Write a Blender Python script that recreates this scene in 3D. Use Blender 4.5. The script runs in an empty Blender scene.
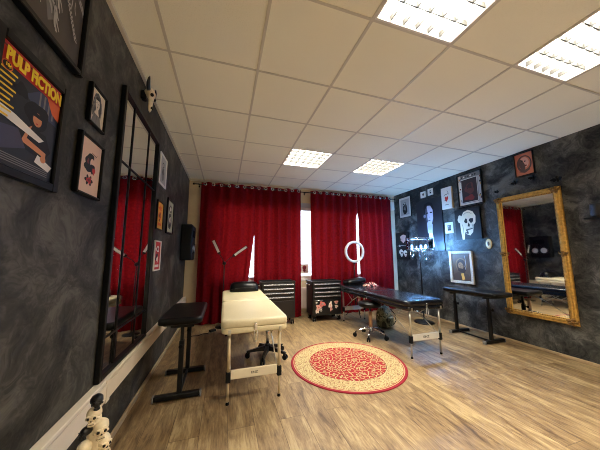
import bpy, bmesh, math, random
from mathutils import Vector, Matrix, Euler
from mathutils.noise import noise as nz
random.seed(7)
C = bpy.context.scene.collection
PI = math.pi
RX, RY, H = 4.45, 3.6, 2.56          # room width, back wall, ceiling height
Y0 = -3.4                            # wall behind the camera

# ------------------------------------------------------------------ materials
def lin(c):
    return tuple(((v/255)/12.92 if v/255 <= .04045 else ((v/255+.055)/1.055)**2.4) for v in c) + (1,)
MATS = {}
def newmat(name):
    m = bpy.data.materials.new(name); m.use_nodes = True
    MATS[name] = m
    nt = m.node_tree
    return m, nt, nt.nodes, nt.links, nt.nodes['Principled BSDF']
def mat(name, rgb, rough=.6, metal=0, spec=.5, noise=0, nscale=20, bump=0, emit=None, estr=0, coat=0, sheen=0):
    if name in MATS: return MATS[name]
    m, nt, N, L, P = newmat(name)
    P.inputs['Base Color'].default_value = lin(rgb)
    P.inputs['Roughness'].default_value = rough
    P.inputs['Metallic'].default_value = metal
    P.inputs['Specular IOR Level'].default_value = spec
    P.inputs['Coat Weight'].default_value = coat
    P.inputs['Sheen Weight'].default_value = sheen
    tc = N.new('ShaderNodeTexCoord'); n = N.new('ShaderNodeTexNoise')
    n.inputs['Scale'].default_value = nscale; n.inputs['Detail'].default_value = 4
    L.new(tc.outputs['Object'], n.inputs['Vector'])
    if noise:
        mr = N.new('ShaderNodeMapRange'); mr.inputs['To Min'].default_value = 1-noise; mr.inputs['To Max'].default_value = 1+noise
        mr.inputs['From Min'].default_value = .3; mr.inputs['From Max'].default_value = .7
        L.new(n.outputs['Fac'], mr.inputs['Value'])
        mx = N.new('ShaderNodeVectorMath'); mx.operation = 'SCALE'
        mx.inputs[0].default_value = lin(rgb)[:3]; L.new(mr.outputs[0], mx.inputs['Scale'])
        L.new(mx.outputs[0], P.inputs['Base Color'])
    else:
        mr = N.new('ShaderNodeMapRange'); mr.inputs['To Min'].default_value = max(0, rough-.04); mr.inputs['To Max'].default_value = min(1, rough+.04)
        L.new(n.outputs['Fac'], mr.inputs['Value']); L.new(mr.outputs[0], P.inputs['Roughness'])
    if bump:
        b = N.new('ShaderNodeBump'); b.inputs['Strength'].default_value = bump; b.inputs['Distance'].default_value = .004
        L.new(n.outputs['Fac'], b.inputs['Height']); L.new(b.outputs[0], P.inputs['Normal'])
    if emit:
        P.inputs['Emission Color'].default_value = lin(emit); P.inputs['Emission Strength'].default_value = estr
    return m
def ramp(N, stops):
    r = N.new('ShaderNodeValToRGB'); e = r.color_ramp.elements
    while len(e) < len(stops): e.new(.5)
    for k, (p, c) in enumerate(stops): e[k].position = p; e[k].color = c
    return r

def plaster(name, dark, light, patchy=.5, rough=.55):
    m, nt, N, L, P = newmat(name); P.inputs['Specular IOR Level'].default_value = .22
    tc = N.new('ShaderNodeTexCoord')
    w = N.new('ShaderNodeTexNoise'); w.inputs['Scale'].default_value = 2.2; w.inputs['Detail'].default_value = 3
    L.new(tc.outputs['Object'], w.inputs['Vector'])
    va = N.new('ShaderNodeVectorMath'); va.operation = 'MULTIPLY_ADD'
    L.new(w.outputs['Color'], va.inputs[0]); va.inputs[1].default_value = (.5, .5, .5); L.new(tc.outputs['Object'], va.inputs[2])
    n1 = N.new('ShaderNodeTexNoise'); n1.inputs['Scale'].default_value = 3.2; n1.inputs['Detail'].default_value = 9; n1.inputs['Roughness'].default_value = .62; n1.inputs['Distortion'].default_value = .5
    L.new(va.outputs[0], n1.inputs['Vector'])
    n2 = N.new('ShaderNodeTexNoise'); n2.inputs['Scale'].default_value = 22; n2.inputs['Detail'].default_value = 5; n2.inputs['Distortion'].default_value = 2
    L.new(va.outputs[0], n2.inputs['Vector'])
    ad = N.new('ShaderNodeMath'); ad.operation = 'MULTIPLY_ADD'; ad.inputs[1].default_value = .25
    L.new(n2.outputs['Fac'], ad.inputs[0]); L.new(n1.outputs['Fac'], ad.inputs[2])
    r = ramp(N, [(.50, lin(dark)), (.64, tuple(a*.65+b*.35 for a, b in zip(lin(dark), lin(light)))), (.76, lin(light))])
    L.new(ad.outputs[0], r.inputs[0]); L.new(r.outputs[0], P.inputs['Base Color'])
    P.inputs['Roughness'].default_value = rough
    b = N.new('ShaderNodeBump'); b.inputs['Strength'].default_value = .35; b.inputs['Distance'].default_value = .004
    L.new(ad.outputs[0], b.inputs['Height']); L.new(b.outputs[0], P.inputs['Normal'])
    return m
M_LW = plaster('dark plaster left', (34, 33, 30), (96, 93, 85))
M_RW = plaster('dark plaster right', (33, 34, 34), (108, 108, 103))
M_BACK = mat('cream wall paint', (205, 190, 160), .8, noise=.06, nscale=5)
M_REAR = mat('pale wall paint', (226, 218, 204), .8, noise=.1, nscale=3)

def floor_mat():
    m, nt, N, L, P = newmat('oak vinyl planks')
    tc = N.new('ShaderNodeTexCoord')
    sp = N.new('ShaderNodeSeparateXYZ'); L.new(tc.outputs['Object'], sp.inputs[0])
    cb = N.new('ShaderNodeCombineXYZ'); L.new(sp.outputs['Y'], cb.inputs[0]); L.new(sp.outputs['X'], cb.inputs[1])
    br = N.new('ShaderNodeTexBrick'); br.offset = .37; br.inputs['Scale'].default_value = 1
    br.inputs['Brick Width'].default_value = 1.22; br.inputs['Row Height'].default_value = .18
    br.inputs['Mortar Size'].default_value = .0014; br.inputs['Mortar Smooth'].default_value = .2
    br.inputs['Color1'].default_value = (0, 0, 0, 1); br.inputs['Color2'].default_value = (1, 1, 1, 1); br.inputs['Mortar'].default_value = (.5, .5, .5, 1)
    L.new(cb.outputs[0], br.inputs['Vector'])
    mp = N.new('ShaderNodeMapping'); mp.inputs['Scale'].default_value = (8, 1.7, 1)
    L.new(tc.outputs['Object'], mp.inputs[0])
    off = N.new('ShaderNodeVectorMath'); off.operation = 'MULTIPLY_ADD'; off.inputs[1].default_value = (7, 31, 0)
    L.new(br.outputs['Color'], off.inputs[0]); L.new(mp.outputs[0], off.inputs[2])
    n = N.new('ShaderNodeTexNoise'); n.inputs['Scale'].default_value = 1.7; n.inputs['Detail'].default_value = 10; n.inputs['Roughness'].default_value = .72; n.inputs['Distortion'].default_value = .5
    L.new(off.outputs[0], n.inputs['Vector'])
    mp2 = N.new('ShaderNodeMapping'); mp2.inputs['Scale'].default_value = (60, 5, 1); L.new(tc.outputs['Object'], mp2.inputs[0])
    n2 = N.new('ShaderNodeTexNoise'); n2.inputs['Scale'].default_value = 1.5; n2.inputs['Detail'].default_value = 5
    L.new(mp2.outputs[0], n2.inputs['Vector'])
    a = N.new('ShaderNodeMath'); a.operation = 'MULTIPLY_ADD'; a.inputs[1].default_value = .35; L.new(n2.outputs['Fac'], a.inputs[0]); L.new(n.outputs['Fac'], a.inputs[2])
    a2 = N.new('ShaderNodeMath'); a2.operation = 'MULTIPLY_ADD'; a2.inputs[1].default_value = .12; L.new(br.outputs['Color'], a2.inputs[0]); L.new(a.outputs[0], a2.inputs[2])
    r = ramp(N, [(.46, lin((62, 45, 30))), (.60, lin((106, 83, 56))), (.74, lin((137, 113, 79))), (.90, lin((169, 146, 106)))])
    L.new(a2.outputs[0], r.inputs[0])
    mx = N.new('ShaderNodeMix'); mx.data_type = 'RGBA'; mx.inputs[7].default_value = lin((80, 60, 40))
    L.new(br.outputs['Fac'], mx.inputs[0]); L.new(r.outputs[0], mx.inputs[6]); L.new(mx.outputs[2], P.inputs['Base Color'])
    mr = N.new('ShaderNodeMapRange'); mr.inputs['To Min'].default_value = .34; mr.inputs['To Max'].default_value = .52
    L.new(n2.outputs['Fac'], mr.inputs['Value']); L.new(mr.outputs[0], P.inputs['Roughness'])
    b = N.new('ShaderNodeBump'); b.inputs['Strength'].default_value = .25; b.inputs['Distance'].default_value = .002
    L.new(a.outputs[0], b.inputs['Height']); L.new(b.outputs[0], P.inputs['Normal'])
    return m
M_FLOOR = floor_mat()
def tile_mat():
    m, nt, N, L, P = newmat('mineral ceiling tile')
    tc = N.new('ShaderNodeTexCoord')
    v = N.new('ShaderNodeTexVoronoi'); v.inputs['Scale'].default_value = 140; L.new(tc.outputs['Object'], v.inputs['Vector'])
    n = N.new('ShaderNodeTexNoise'); n.inputs['Scale'].default_value = 1.3; n.inputs['Detail'].default_value = 3; L.new(tc.outputs['Object'], n.inputs['Vector'])
    r = ramp(N, [(.0, lin((222, 217, 192))), (.25, lin((247, 244, 220))), (1, lin((250, 247, 224)))])
    L.new(v.outputs['Distance'], r.inputs[0])
    mr = N.new('ShaderNodeMapRange'); mr.inputs['To Min'].default_value = .93; mr.inputs['To Max'].default_value = 1.02; L.new(n.outputs['Fac'], mr.inputs['Value'])
    s = N.new('ShaderNodeVectorMath'); s.operation = 'SCALE'; L.new(r.outputs[0], s.inputs[0]); L.new(mr.outputs[0], s.inputs['Scale'])
    L.new(s.outputs[0], P.inputs['Base Color']); P.inputs['Roughness'].default_value = .9
    return m
M_TILE = tile_mat()
M_TBAR = mat('ceiling grid metal', (208, 202, 182), .5)
M_WHITE = mat('white plastic', (226, 222, 214), .45)
M_TRUNK = mat('cream painted trunking', (232, 218, 196), .5, noise=.04, nscale=8)
M_BASEB = mat('beige skirting', (176, 152, 118), .55, noise=.08, nscale=9)
M_BLACK = mat('black powder coat', (9, 9, 10), .42, spec=.35)
M_BLKM = mat('black satin frame', (7, 7, 7), .4, spec=.25)
M_RUB = mat('black rubber', (10, 10, 11), .75, spec=.25)
M_VINYL = mat('black vinyl', (7, 7, 8), .34, spec=.28, bump=.2, nscale=160)
M_CHROME = mat('chrome', (224, 226, 230), .22, metal=1)
M_ALU = mat('brushed aluminium', (202, 198, 190), .32, metal=1)
M_CREAMV = mat('cream vinyl', (222, 208, 170), .42, bump=.15, nscale=60, noise=.03)
M_BEIGEM = mat('beige coated leg', (205, 186, 150), .4, metal=.3)
M_BONE = mat('aged bone resin', (226, 208, 172), .6, noise=.14, nscale=40, bump=.4)
M_BONED = mat('dark socket paint', (22, 18, 15), .8)
M_MIRROR = mat('mirror silvering', (232, 234, 234), .015, metal=1)
M_GOLD = mat('antique gilding', (206, 160, 78), .4, metal=.6, noise=.25, nscale=38, bump=.9)
M_GOLDD = mat('dark rubbed gilding', (140, 100, 46), .5, metal=.6, noise=.3, nscale=60, bump=.9)

def curtain_mat():
    m, nt, N, L, P = newmat('red velvet curtain')
    P.inputs['Specular IOR Level'].default_value = .08; P.inputs['Base Color'].default_value = (.22, .004, .010, 1); P.inputs['Roughness'].default_value = .8
    P.inputs['Sheen Weight'].default_value = .04; P.inputs['Sheen Tint'].default_value = (.8, .15, .15, 1)
    tc = N.new('ShaderNodeTexCoord'); n = N.new('ShaderNodeTexNoise'); n.inputs['Scale'].default_value = 30; n.inputs['Detail'].default_value = 5
    L.new(tc.outputs['Object'], n.inputs['Vector'])
    r = ramp(N, [(.3, (.075, .0014, .004, 1)), (.7, (.17, .0026, .007, 1))]); L.new(n.outputs['Fac'], r.inputs[0]); L.new(r.outputs[0], P.inputs['Base Color'])
    t = N.new('ShaderNodeBsdfTranslucent'); t.inputs[0].default_value = (.50, .012, .014, 1)
    mx = N.new('ShaderNodeMixShader'); mx.inputs[0].default_value = .15
    L.new(P.outputs[0], mx.inputs[1]); L.new(t.outputs[0], mx.inputs[2]); L.new(mx.outputs[0], nt.nodes['Material Output'].inputs[0])
    return m
M_CURT = curtain_mat()
def clear_mat(name, tint=(1, 1, 1), gloss=.12):
    m, nt, N, L, P = newmat(name)
    t = N.new('ShaderNodeBsdfTransparent'); t.inputs[0].default_value = tint + (1,)
    g = N.new('ShaderNodeBsdfGlossy'); g.inputs['Roughness'].default_value = .04
    f = N.new('ShaderNodeFresnel'); f.inputs[0].default_value = 1.45
    mr = N.new('ShaderNodeMath'); mr.operation = 'ADD'; mr.inputs[1].default_value = gloss-.04; L.new(f.outputs[0], mr.inputs[0])
    mx = N.new('ShaderNodeMixShader'); L.new(mr.outputs[0], mx.inputs[0]); L.new(t.outputs[0], mx.inputs[1]); L.new(g.outputs[0], mx.inputs[2])
    L.new(mx.outputs[0], nt.nodes['Material Output'].inputs[0])
    return m
M_GLASS = clear_mat('window glass', (.95, .97, 1), .04)
M_ACRYL = clear_mat('clear acrylic', (.93, .96, .98), .05)
M_CRYST = clear_mat('cut crystal', (.80, .88, .95), .30)

# ------------------------------------------------------------------ mesh builder
class MB:
    def __init__(s): s.v = []; s.f = []; s.m = []; s.sm = []
    def add(s, vs, fs, mi=0, smooth=False, M=None):
        b = len(s.v)
        s.v += [tuple(M @ Vector(v)) if M else tuple(v) for v in vs]
        for f in fs: s.f.append([b+i for i in f]); s.m.append(mi); s.sm.append(smooth)
        return s
    def box(s, x0, x1, y0, y1, z0, z1, mi=0, M=None):
        return s.add([(x0,y0,z0),(x1,y0,z0),(x1,y1,z0),(x0,y1,z0),(x0,y0,z1),(x1,y0,z1),(x1,y1,z1),(x0,y1,z1)],
              [(0,3,2,1),(4,5,6,7),(0,1,5,4),(1,2,6,5),(2,3,7,6),(3,0,4,7)], mi, False, M)
    def bbox(s, x0, x1, y0, y1, z0, z1, r=.004, mi=0, M=None):
        """box with chamfered edges"""
        cs = []
        for z, ins in ((z0, r), (z0+r, 0), (z1-r, 0), (z1, r)):
            cs.append([(x0+ins+(r if 0 else 0), y0+ins), (x1-ins, y0+ins), (x1-ins, y1-ins), (x0+ins, y1-ins)])
        rings = []
        for (z, ins) in ((z0, r), (z0+r, 0), (z1-r, 0), (z1, r)):
            a, b, c, d = x0+ins, x1-ins, y0+ins, y1-ins; q = r*.999
            rings.append([(a+q,c,z),(b-q,c,z),(b,c+q,z),(b,d-q,z),(b-q,d,z),(a+q,d,z),(a,d-q,z),(a,c+q,z)])
        return s.loft(rings, mi, False, M)
    def loft(s, rings, mi=0, smooth=True, M=None, caps=True, closed=True):
        n = len(rings[0]); vs = [p for r in rings for p in r]; fs = []
        for k in range(len(rings)-1):
            for i in range(n if closed else n-1):
                j = (i+1) % n
                fs.append((k*n+i, k*n+j, (k+1)*n+j, (k+1)*n+i))
        s.add(vs, fs, mi, smooth, M)
        if caps:
            s.add(rings[0], [tuple(range(n))[::-1]], mi, False, M); s.add(rings[-1], [tuple(range(n))], mi, False, M)
        return s
    def rrect(s, x0, x1, y0, y1, zs, rc=.05, seg=6, mi=0, smooth=True, M=None):
        """rounded-rectangle body; zs = [(z, inset), ...]"""
        rings = []
        for z, ins in zs:
            r = max(rc-ins, .001); pts = []
            for cx, cy, a0 in ((x1-ins-r, y1-ins-r, 0), (x0+ins+r, y1-ins-r, 90), (x0+ins+r, y0+ins+r, 180), (x1-ins-r, y0+ins+r, 270)):
                for k in range(seg+1):
                    a = math.radians(a0+90*k/seg); pts.append((cx+r*math.cos(a), cy+r*math.sin(a), z))
            rings.append(pts)
        return s.loft(rings, mi, smooth, M)
    def cyl(s, p, q, r, r2=None, n=12, mi=0, caps=True):
        p, q = Vector(p), Vector(q); r2 = r if r2 is None else r2
        d = (q-p).normalized(); a = Vector((0,0,1)) if abs(d.z) < .9 else Vector((1,0,0))
        u = d.cross(a).normalized(); w = d.cross(u)
        R = lambda c, rr: [tuple(c+u*rr*math.cos(2*PI*k/n)+w*rr*math.sin(2*PI*k/n)) for k in range(n)]
        return s.loft([R(p, r), R(q, r2)], mi, True, None, caps)
    def tube(s, pts, r, n=8, mi=0):
        pts = [Vector(p) for p in pts]; rings = []; u = None
        for i, p in enumerate(pts):
            d = (pts[min(i+1, len(pts)-1)]-pts[max(i-1, 0)]).normalized()
            if u is None:
                a = Vector((0,0,1)) if abs(d.z) < .9 else Vector((1,0,0)); u = d.cross(a).normalized()
            else: u = (u-d*u.dot(d)).normalized()
            w = d.cross(u); rr = r[i] if isinstance(r, (list, tuple)) else r
            rings.append([tuple(p+u*rr*math.cos(2*PI*k/n)+w*rr*math.sin(2*PI*k/n)) for k in range(n)])
        return s.loft(rings, mi, True)
    def lathe(s, prof, c=(0,0,0), n=24, mi=0, M=None, smooth=True):
        return s.loft([[(c[0]+r*math.cos(2*PI*k/n), c[1]+r*math.sin(2*PI*k/n), c[2]+z) for k in range(n)] for r, z in prof], mi, smooth, M)
    def ball(s, c, rx, ry=None, rz=None, n=14, mi=0, M=None, amp=0, fr=8, cut=None):
        ry = rx if ry is None else ry; rz = rx if rz is None else rz; rings = []
        m = max(6, n//2+2)
        for i in range(m+1):
            t = PI*(.02+.96*i/m); ring = []
            for k in range(n):
                a = 2*PI*k/n; d = Vector((math.sin(t)*math.cos(a), math.sin(t)*math.sin(a), -math.cos(t)))
                g = 1+amp*nz(d*fr*.3+Vector(c)*9) if amp else 1
                ring.append((c[0]+rx*d.x*g, c[1]+ry*d.y*g, c[2]+rz*d.z*g))
            rings.append(ring)
        return s.loft(rings, mi, True, M)
    def prism(s, pts, y0, y1, mi=0, M=None):
        """polygon in x-z, extruded in y"""
        n = len(pts); vs = [(x, y0, z) for x, z in pts]+[(x, y1, z) for x, z in pts]
        fs = [tuple(range(n)), tuple(range(2*n-1, n-1, -1))]+[(i, n+i, n+(i+1) % n, (i+1) % n) for i in range(n)]
        return s.add(vs, fs, mi, False, M)
    def torus(s, c, R, r, n=40, m=10, mi=0, axis='y', sx=1, sz=1):
        rings = []
        for k in range(n):
            a = 2*PI*k/n; ring = []
            for j in range(m):
                b = 2*PI*j/m; rr = R+r*math.cos(b); h = r*math.sin(b)
                x, z = sx*rr*math.cos(a), sz*rr*math.sin(a)
                ring.append((c[0]+x, c[1]+h, c[2]+z) if axis == 'y' else (c[0]+x, c[1]+z, c[2]+h) if axis == 'z' else (c[0]+h, c[1]+x, c[2]+z))
            rings.append(ring)
        rings.append(rings[0])
        return s.loft(rings, mi, True, None, caps=False)
    def build(s, name, mats, parent=None, loc=None, rot=None, label=None):
        me = bpy.data.meshes.new(name); me.from_pydata(s.v, [], s.f); 
        for m in (mats if isinstance(mats, (list, tuple)) else [mats]): me.materials.append(m)
        for p, mi, sm in zip(me.polygons, s.m, s.sm): p.material_index = mi; p.use_smooth = sm
        bm = bmesh.new(); bm.from_mesh(me); bmesh.ops.remove_doubles(bm, verts=bm.verts, dist=1e-6)
        bmesh.ops.recalc_face_normals(bm, faces=bm.faces); bm.to_mesh(me); bm.free(); me.update()
        o = bpy.data.objects.new(name, me); C.objects.link(o)
        if parent: o.parent = parent
        if loc: o.location = loc
        if rot: o.rotation_euler = rot
        if label: o['label'] = label
        return o
def tag(o, label=None, cat=None, group=None, kind=None):
    if label: o['label'] = label
    if cat: o['category'] = cat
    if group: o['group'] = group
    if kind: o['kind'] = kind
    return o
def thing(name, label, cat, loc=(0,0,0), rz=0, group=None, rot=None):
    o = bpy.data.objects.new(name, None); o.empty_display_size = .1; C.objects.link(o)
    o.location = loc; o.rotation_euler = rot if rot else (0, 0, rz)
    return tag(o, label, cat, group)
def copy_tree(o, parent=None):
    c = o.copy(); C.objects.link(c); c.parent = parent
    for ch in list(o.children): copy_tree(ch, c)
    return c
def struct(name, mb, m, parent=None):
    o = mb.build(name, m, parent)
    if not parent: o['kind'] = 'structure'
    return o
def text_mesh(name, body, size, m, parent, loc, rot=(PI/2,0,0), sx=1, sz=1, fat=0, shear=0):
    cu = bpy.data.curves.new(name+'_curve', 'FONT'); cu.body = body; cu.size = size; cu.align_x = 'CENTER'; cu.align_y = 'CENTER'
    cu.offset = fat; cu.extrude = .0004; cu.shear = shear
    t = bpy.data.objects.new('tmp', cu); C.objects.link(t)
    dg = bpy.context.evaluated_depsgraph_get(); dg.update()
    me = bpy.data.meshes.new_from_object(t.evaluated_get(dg)); me.name = name
    bpy.data.objects.remove(t); me.materials.clear(); me.materials.append(m)
    me.transform(Matrix.Diagonal((sx, sz, 1, 1)))
    o = bpy.data.objects.new(name, me); C.objects.link(o); o.parent = parent; o.location = loc; o.rotation_euler = rot
    return o

# ------------------------------------------------------------------ room shell
struct('floor', MB().box(-.1, RX+.1, Y0-.1, RY+.1, -.06, 0), M_FLOOR)
struct('wall_left', MB().box(-.12, 0, Y0, RY, 0, H+.1), M_LW)
struct('wall_right', MB().box(RX, RX+.12, Y0, RY, 0, H+.1), M_RW)
struct('wall_rear', MB().box(-.12, RX+.12, Y0-.12, Y0, 0, H+.1), M_REAR)
WX0, WX1, WZ0, WZ1 = .42, 4.16, .70, 2.26
wb = MB(); T = .24
wb.box(-.12, WX0, RY, RY+T, 0, H+.1); wb.box(WX1, RX+.12, RY, RY+T, 0, H+.1)
wb.box(WX0, WX1, RY, RY+T, 0, WZ0); wb.box(WX0, WX1, RY, RY+T, WZ1, H+.1)
struct('wall_back', wb, M_BACK)
# ceiling tiles on a visible grid, with openings where the light panels sit
LIGHTS = [(i, j) for j in (-5, -1, 3) for i in (2, 4)]+[(0, -5), (6, -5)]  # outer rear pair is added, unseen, for more bounce onto the ceiling
gx = [0]+[.25+.6*i for i in range(8)]; gx[-1] = RX
gy = [Y0]+[.6*j for j in range(-5, 7)]; gy[-1] = RY
ct = MB()
for a in range(len(gx)-1):
    for b in range(len(gy)-1):
        if any(abs(gx[a]-(.25+.6*i)) < .01 and abs(gy[b]-.6*j) < .01 for i, j in LIGHTS): continue
        ct.box(gx[a], gx[a+1], gy[b], gy[b+1], H, H+.03)
ceil = struct('ceiling', ct, M_TILE)
tb = MB()
for x in gx[1:-1]: tb.box(x-.0095, x+.0095, Y0, RY, H-.004, H+.001)
for y in gy[1:-1]: tb.box(0, RX, y-.0075, y+.0075, H-.0035, H+.001)
struct('ceiling_grid', tb, M_TBAR)
struct('ceiling_slab', MB().box(-.1, RX+.1, Y0-.1, RY+.1, H+.14, H+.2), M_REAR)
tr = MB(); tr.box(0, .022, Y0, RY, H-.022, H-.001); struct('trim_1', tr, M_TBAR)
tr = MB(); tr.box(.022, RX, RY-.02, RY, H-.022, H-.001); struct('trim_2', tr, M_WHITE)
struct('baseboard_left', MB().bbox(0, .014, Y0, RY, 0, .045, .003), M_BASEB)
struct('baseboard_right', MB().bbox(RX-.012, RX, Y0, RY, 0, .03, .003), M_BASEB)
struct('baseboard_back', MB().bbox(.014, RX-.012, RY-.014, RY, 0, .05, .003), M_BASEB)

# cable trunking along the left wall (cover with a lid line and joints)
t = thing('cable_trunking', 'long cream cable duct running low along the dark left wall', 'cable duct', (.002, 0, .35))
d = MB(); joints = [-1.6, .66, 2.1]
ys = [Y0]+joints+[RY-.015]
for k in range(4):
    d.bbox(.0, .045, ys[k]+.001, ys[k+1]-.001, 0, .122, .004)
d.build('duct_body', M_TRUNK, t)
for k in range(4):
    MB().bbox(.045, .049, ys[k]+.002, ys[k+1]-.002, .018, .104, .0015).build('duct_lid', M_TRUNK, t)
for y in joints:
    MB().bbox(.0, .052, y-.022, y+.022, -.001, .1235, .002).build('joint_cover', M_TRUNK, t)

# ------------------------------------------------------------------ windows
def window(n, x0, x1):
    r = thing('window_%d' % n, None, None, (0, RY+.13, 0)); r['kind'] = 'structure'
    f = MB(); w = .055
    for a, b, c, e in ((x0, x0+w, WZ0, WZ1), (x1-w, x1, WZ0, WZ1), (x0+w, x1-w, WZ0, WZ0+w), (x0+w, x1-w, WZ1-w, WZ1)):
        f.bbox(a, b, -.03, .03, c, e, .006)
    f.build('window_frame', M_WHITE, r)
    MB().box(x0+w, x1-w, -.004, .004, WZ0+w, WZ1-w).build('pane', M_GLASS, r)
    h = MB(); h.bbox(x1-w+.015, x1-w+.04, -.042, -.03, 1.38, 1.44, .003); h.bbox(x1-w+.02, x1-w+.034, -.06, -.04, 1.30, 1.43, .004)
    h.build('window_handle', M_WHITE, r)
for n, (a, b) in enumerate(((WX0, 1.70), (1.70, 2.92), (2.92, WX1))): window(n+1, a, b)
struct('trim_3', MB().bbox(WX0-.02, WX1+.02, RY-.012, RY+.1, WZ0-.03, WZ0+.001, .004), M_WHITE)
# blind box above the glass
bl = thing('roller_blind', 'pale grey rolled-up blind box seen between the middle curtains at the window top', 'blind', (0, RY, 0))
MB().bbox(WX0+.02, WX1-.02, .015, .075, WZ1-.09, WZ1-.002, .01).build('blind_box', mat('pale blue grey blind', (176, 184, 205), .5), bl)
MB().box(WX0+.04, WX1-.04, .05, .054, WZ1-.16, WZ1-.09).build('blind_cloth', mat('pale blind cloth', (205, 208, 220), .8), bl)
# small sign stuck low on the middle pane
sg = thing('window_sign', 'small white sign with a dark red figure low on the window between middle curtains', 'sign', (2.25, RY+.12, .80))
MB().box(-.10, .09, -.003, .003, 0, .19).build('sign_sheet', M_WHITE, sg)
mb = MB(); mb.ball((-.005, -.004, .12), .042, .003, .045, 12); mb.ball((-.005, -.004, .06), .03, .003, .03, 10)
mb.build('sign_figure', mat('dark red ink', (120, 30, 40), .6), sg)
# radiator below the window, visible through the gap
ra = thing('radiator', 'white panel radiator under the window behind the curtains', 'radiator', (2.25, RY-.034, .12))
mb = MB(); mb.bbox(-.55, .55, -.02, .03, .02, .42, .008)
for k in range(22): mb.bbox(-.54+k*.05, -.50+k*.05, -.028, -.02, .04, .40, .003)
mb.build('panel', mat('radiator enamel', (214, 196, 186), .4), ra)
for x in (-.5, .5): MB().cyl((x, .0, .02), (x, 0, -.12), .01).build('pipe', M_WHITE, ra)

# ------------------------------------------------------------------ curtains
CY = 3.475; CZ = 2.45
rod = thing('curtain_rod', 'thin black curtain rod with round ends spanning above the red curtains', 'curtain rod', (0, CY, CZ))
MB().cyl((.10, 0, 0), (4.36, 0, 0), .010, n=12).build('pole', M_BLACK, rod)
for x in (.09, 4.37): MB().ball((x, 0, 0), .019, n=12).build('finial', M_BLACK, rod)
for x in (.17, 2.21, 4.30):
    mb = MB(); mb.cyl((x, 0, 0), (x, RY-CY-.004, 0), .006); mb.bbox(x-.012, x+.012, RY-CY-.008, RY-CY-.001, -.03, .03, .002); mb.torus((x, 0, 0), .012, .004, 16, 6, axis='x')
    mb.build('bracket', M_BLACK, rod)
def curtain(label, xl, xr, waves, ph, neye):
    r = thing('curtain', label, 'curtain', ((xl(1)+xr(1))/2, CY, 0), group=None)
    ox = (xl(1)+xr(1))/2
    nx, nzz = waves*14, 44; zt, zb = CZ+.045, .012; vs = []; fs = []
    for j in range(nzz+1):
        z = zt+(zb-zt)*j/nzz; q = (zt-z)/(zt-zb)
        for i in range(nx+1):
            u = i/nx; x = xl(z)+(xr(z)-xl(z))*u
            amp = .034+.022*nz(Vector((u*5, q*1.2, ph)))
            a = (u+.05*q*nz(Vector((u*4, 1, ph+2)))*math.sin(PI*u))*waves*2*PI+ph+.9*q*nz(Vector((u*3, q*1.3, ph+4)))
            y = amp*math.sin(a)*(1-.25*q)+.010*math.sin(2.3*a+ph)*q+.014*q*nz(Vector((u*14, q*3, ph)))
            x += .010*q*nz(Vector((u*8, q*4, ph+9)))*(1 if 0 < i < nx else 0)
            vs.append((x-ox, y, z))
    for j in range(nzz):
        for i in range(nx):
            a = j*(nx+1)+i; fs.append((a, a+1, a+nx+2, a+nx+1))
    MB().add(vs, fs, 0, True).build('drape', M_CURT, r)
    for k in range(neye):
        u = (k+.5)/neye; x = xl(3)+(xr(3)-xl(3))*u-ox
        mb = MB(); mb.torus((x, -.040, CZ), .024, .005, 20, 8, axis='y')
        mb.build('eyelet', M_CHROME, r)
    return r
def lerp(z, z0, a, z1, b):
    if z <= z0: return a
    if z >= z1: return b
    return a+(b-a)*(z-z0)/(z1-z0)
curtain('leftmost red curtain, behind the two-headed lamp', lambda z: .215, lambda z: lerp(z, .7, 1.085, 1.62, 1.185), 5, .3, 7)
curtain('red curtain between the window sliver and the bright middle gap, second from left', lambda z: lerp(z, .7, 1.19, 1.62, 1.178), lambda z: 2.105, 5, 1.9, 7)
curtain('red curtain right of the bright middle gap, behind the right tool chest', lambda z: 2.315, lambda z: lerp(z, 1.95, 3.365, 2.08, 3.40), 6, 1.1, 8)
curtain('rightmost red curtain, next to the blue-lit corner', lambda z: lerp(z, 1.95, 3.415, 2.08, 3.395), lambda z: 4.26, 5, 2.7, 7)

# ------------------------------------------------------------------ ceiling light panels
M_LAMP, nt, N, L, P = newmat('glowing light panel')
P.inputs['Emission Color'].default_value = (1, .93, .80, 1); P.inputs['Emission Strength'].default_value = 14
P.inputs['Base Color'].default_value = (.8, .8, .8, 1)
M_LOUV = mat('dark grey louvre blade', (62, 61, 58), .5)
def light_panel(i, j, label):
    x0, y0 = .25+.6*i, .6*j
    r = thing('ceiling_light', label, 'ceiling light', (x0+.3, y0+.3, H), group=None)
    mb = MB(); w = .02
    for a, b, c, e in ((-.3, -.3+w, -.3, .3), (.3-w, .3, -.3, .3), (-.3+w, .3-w, -.3, -.3+w), (-.3+w, .3-w, .3-w, .3)):
        mb.box(a, b, c, e, -.003, .012)
    mb.build('frame', M_WHITE, r)
    mb = MB(); 
    for a, b, c, e in ((-.29, -.28, -.29, .29), (.28, .29, -.29, .29), (-.28, .28, -.29, -.28), (-.28, .28, .28, .29)): mb.box(a, b, c, e, .012, .08)
    mb.box(-.29, .29, -.29, .29, .08, .085)
    mb.build('housing', M_WHITE, r)
    mb = MB()
    for k in range(1, 6):
        p = -.28+.56*k/6; mb.box(p-.0032, p+.0032, -.28, .28, .004, .040)
    for k in range(1, 5):
        p = -.28+.56*k/5; mb.box(-.28, .28, p-.0032, p+.0032, .004, .040)
    mb.build('louvre', M_LOUV, r)
    MB().box(-.278, .278, -.278, .278, .066, .072).build('diffuser', M_LAMP, r)
    la = bpy.data.lights.new('panel_lamp', 'AREA'); la.shape = 'SQUARE'; la.size = .5; la.energy = 36.5; la.color = (1, .94, .80); la.spread = math.radians(112)
    lo = bpy.data.objects.new('panel_lamp', la); C.objects.link(lo); lo.parent = r; lo.location = (0, 0, .06)
    return r
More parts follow.
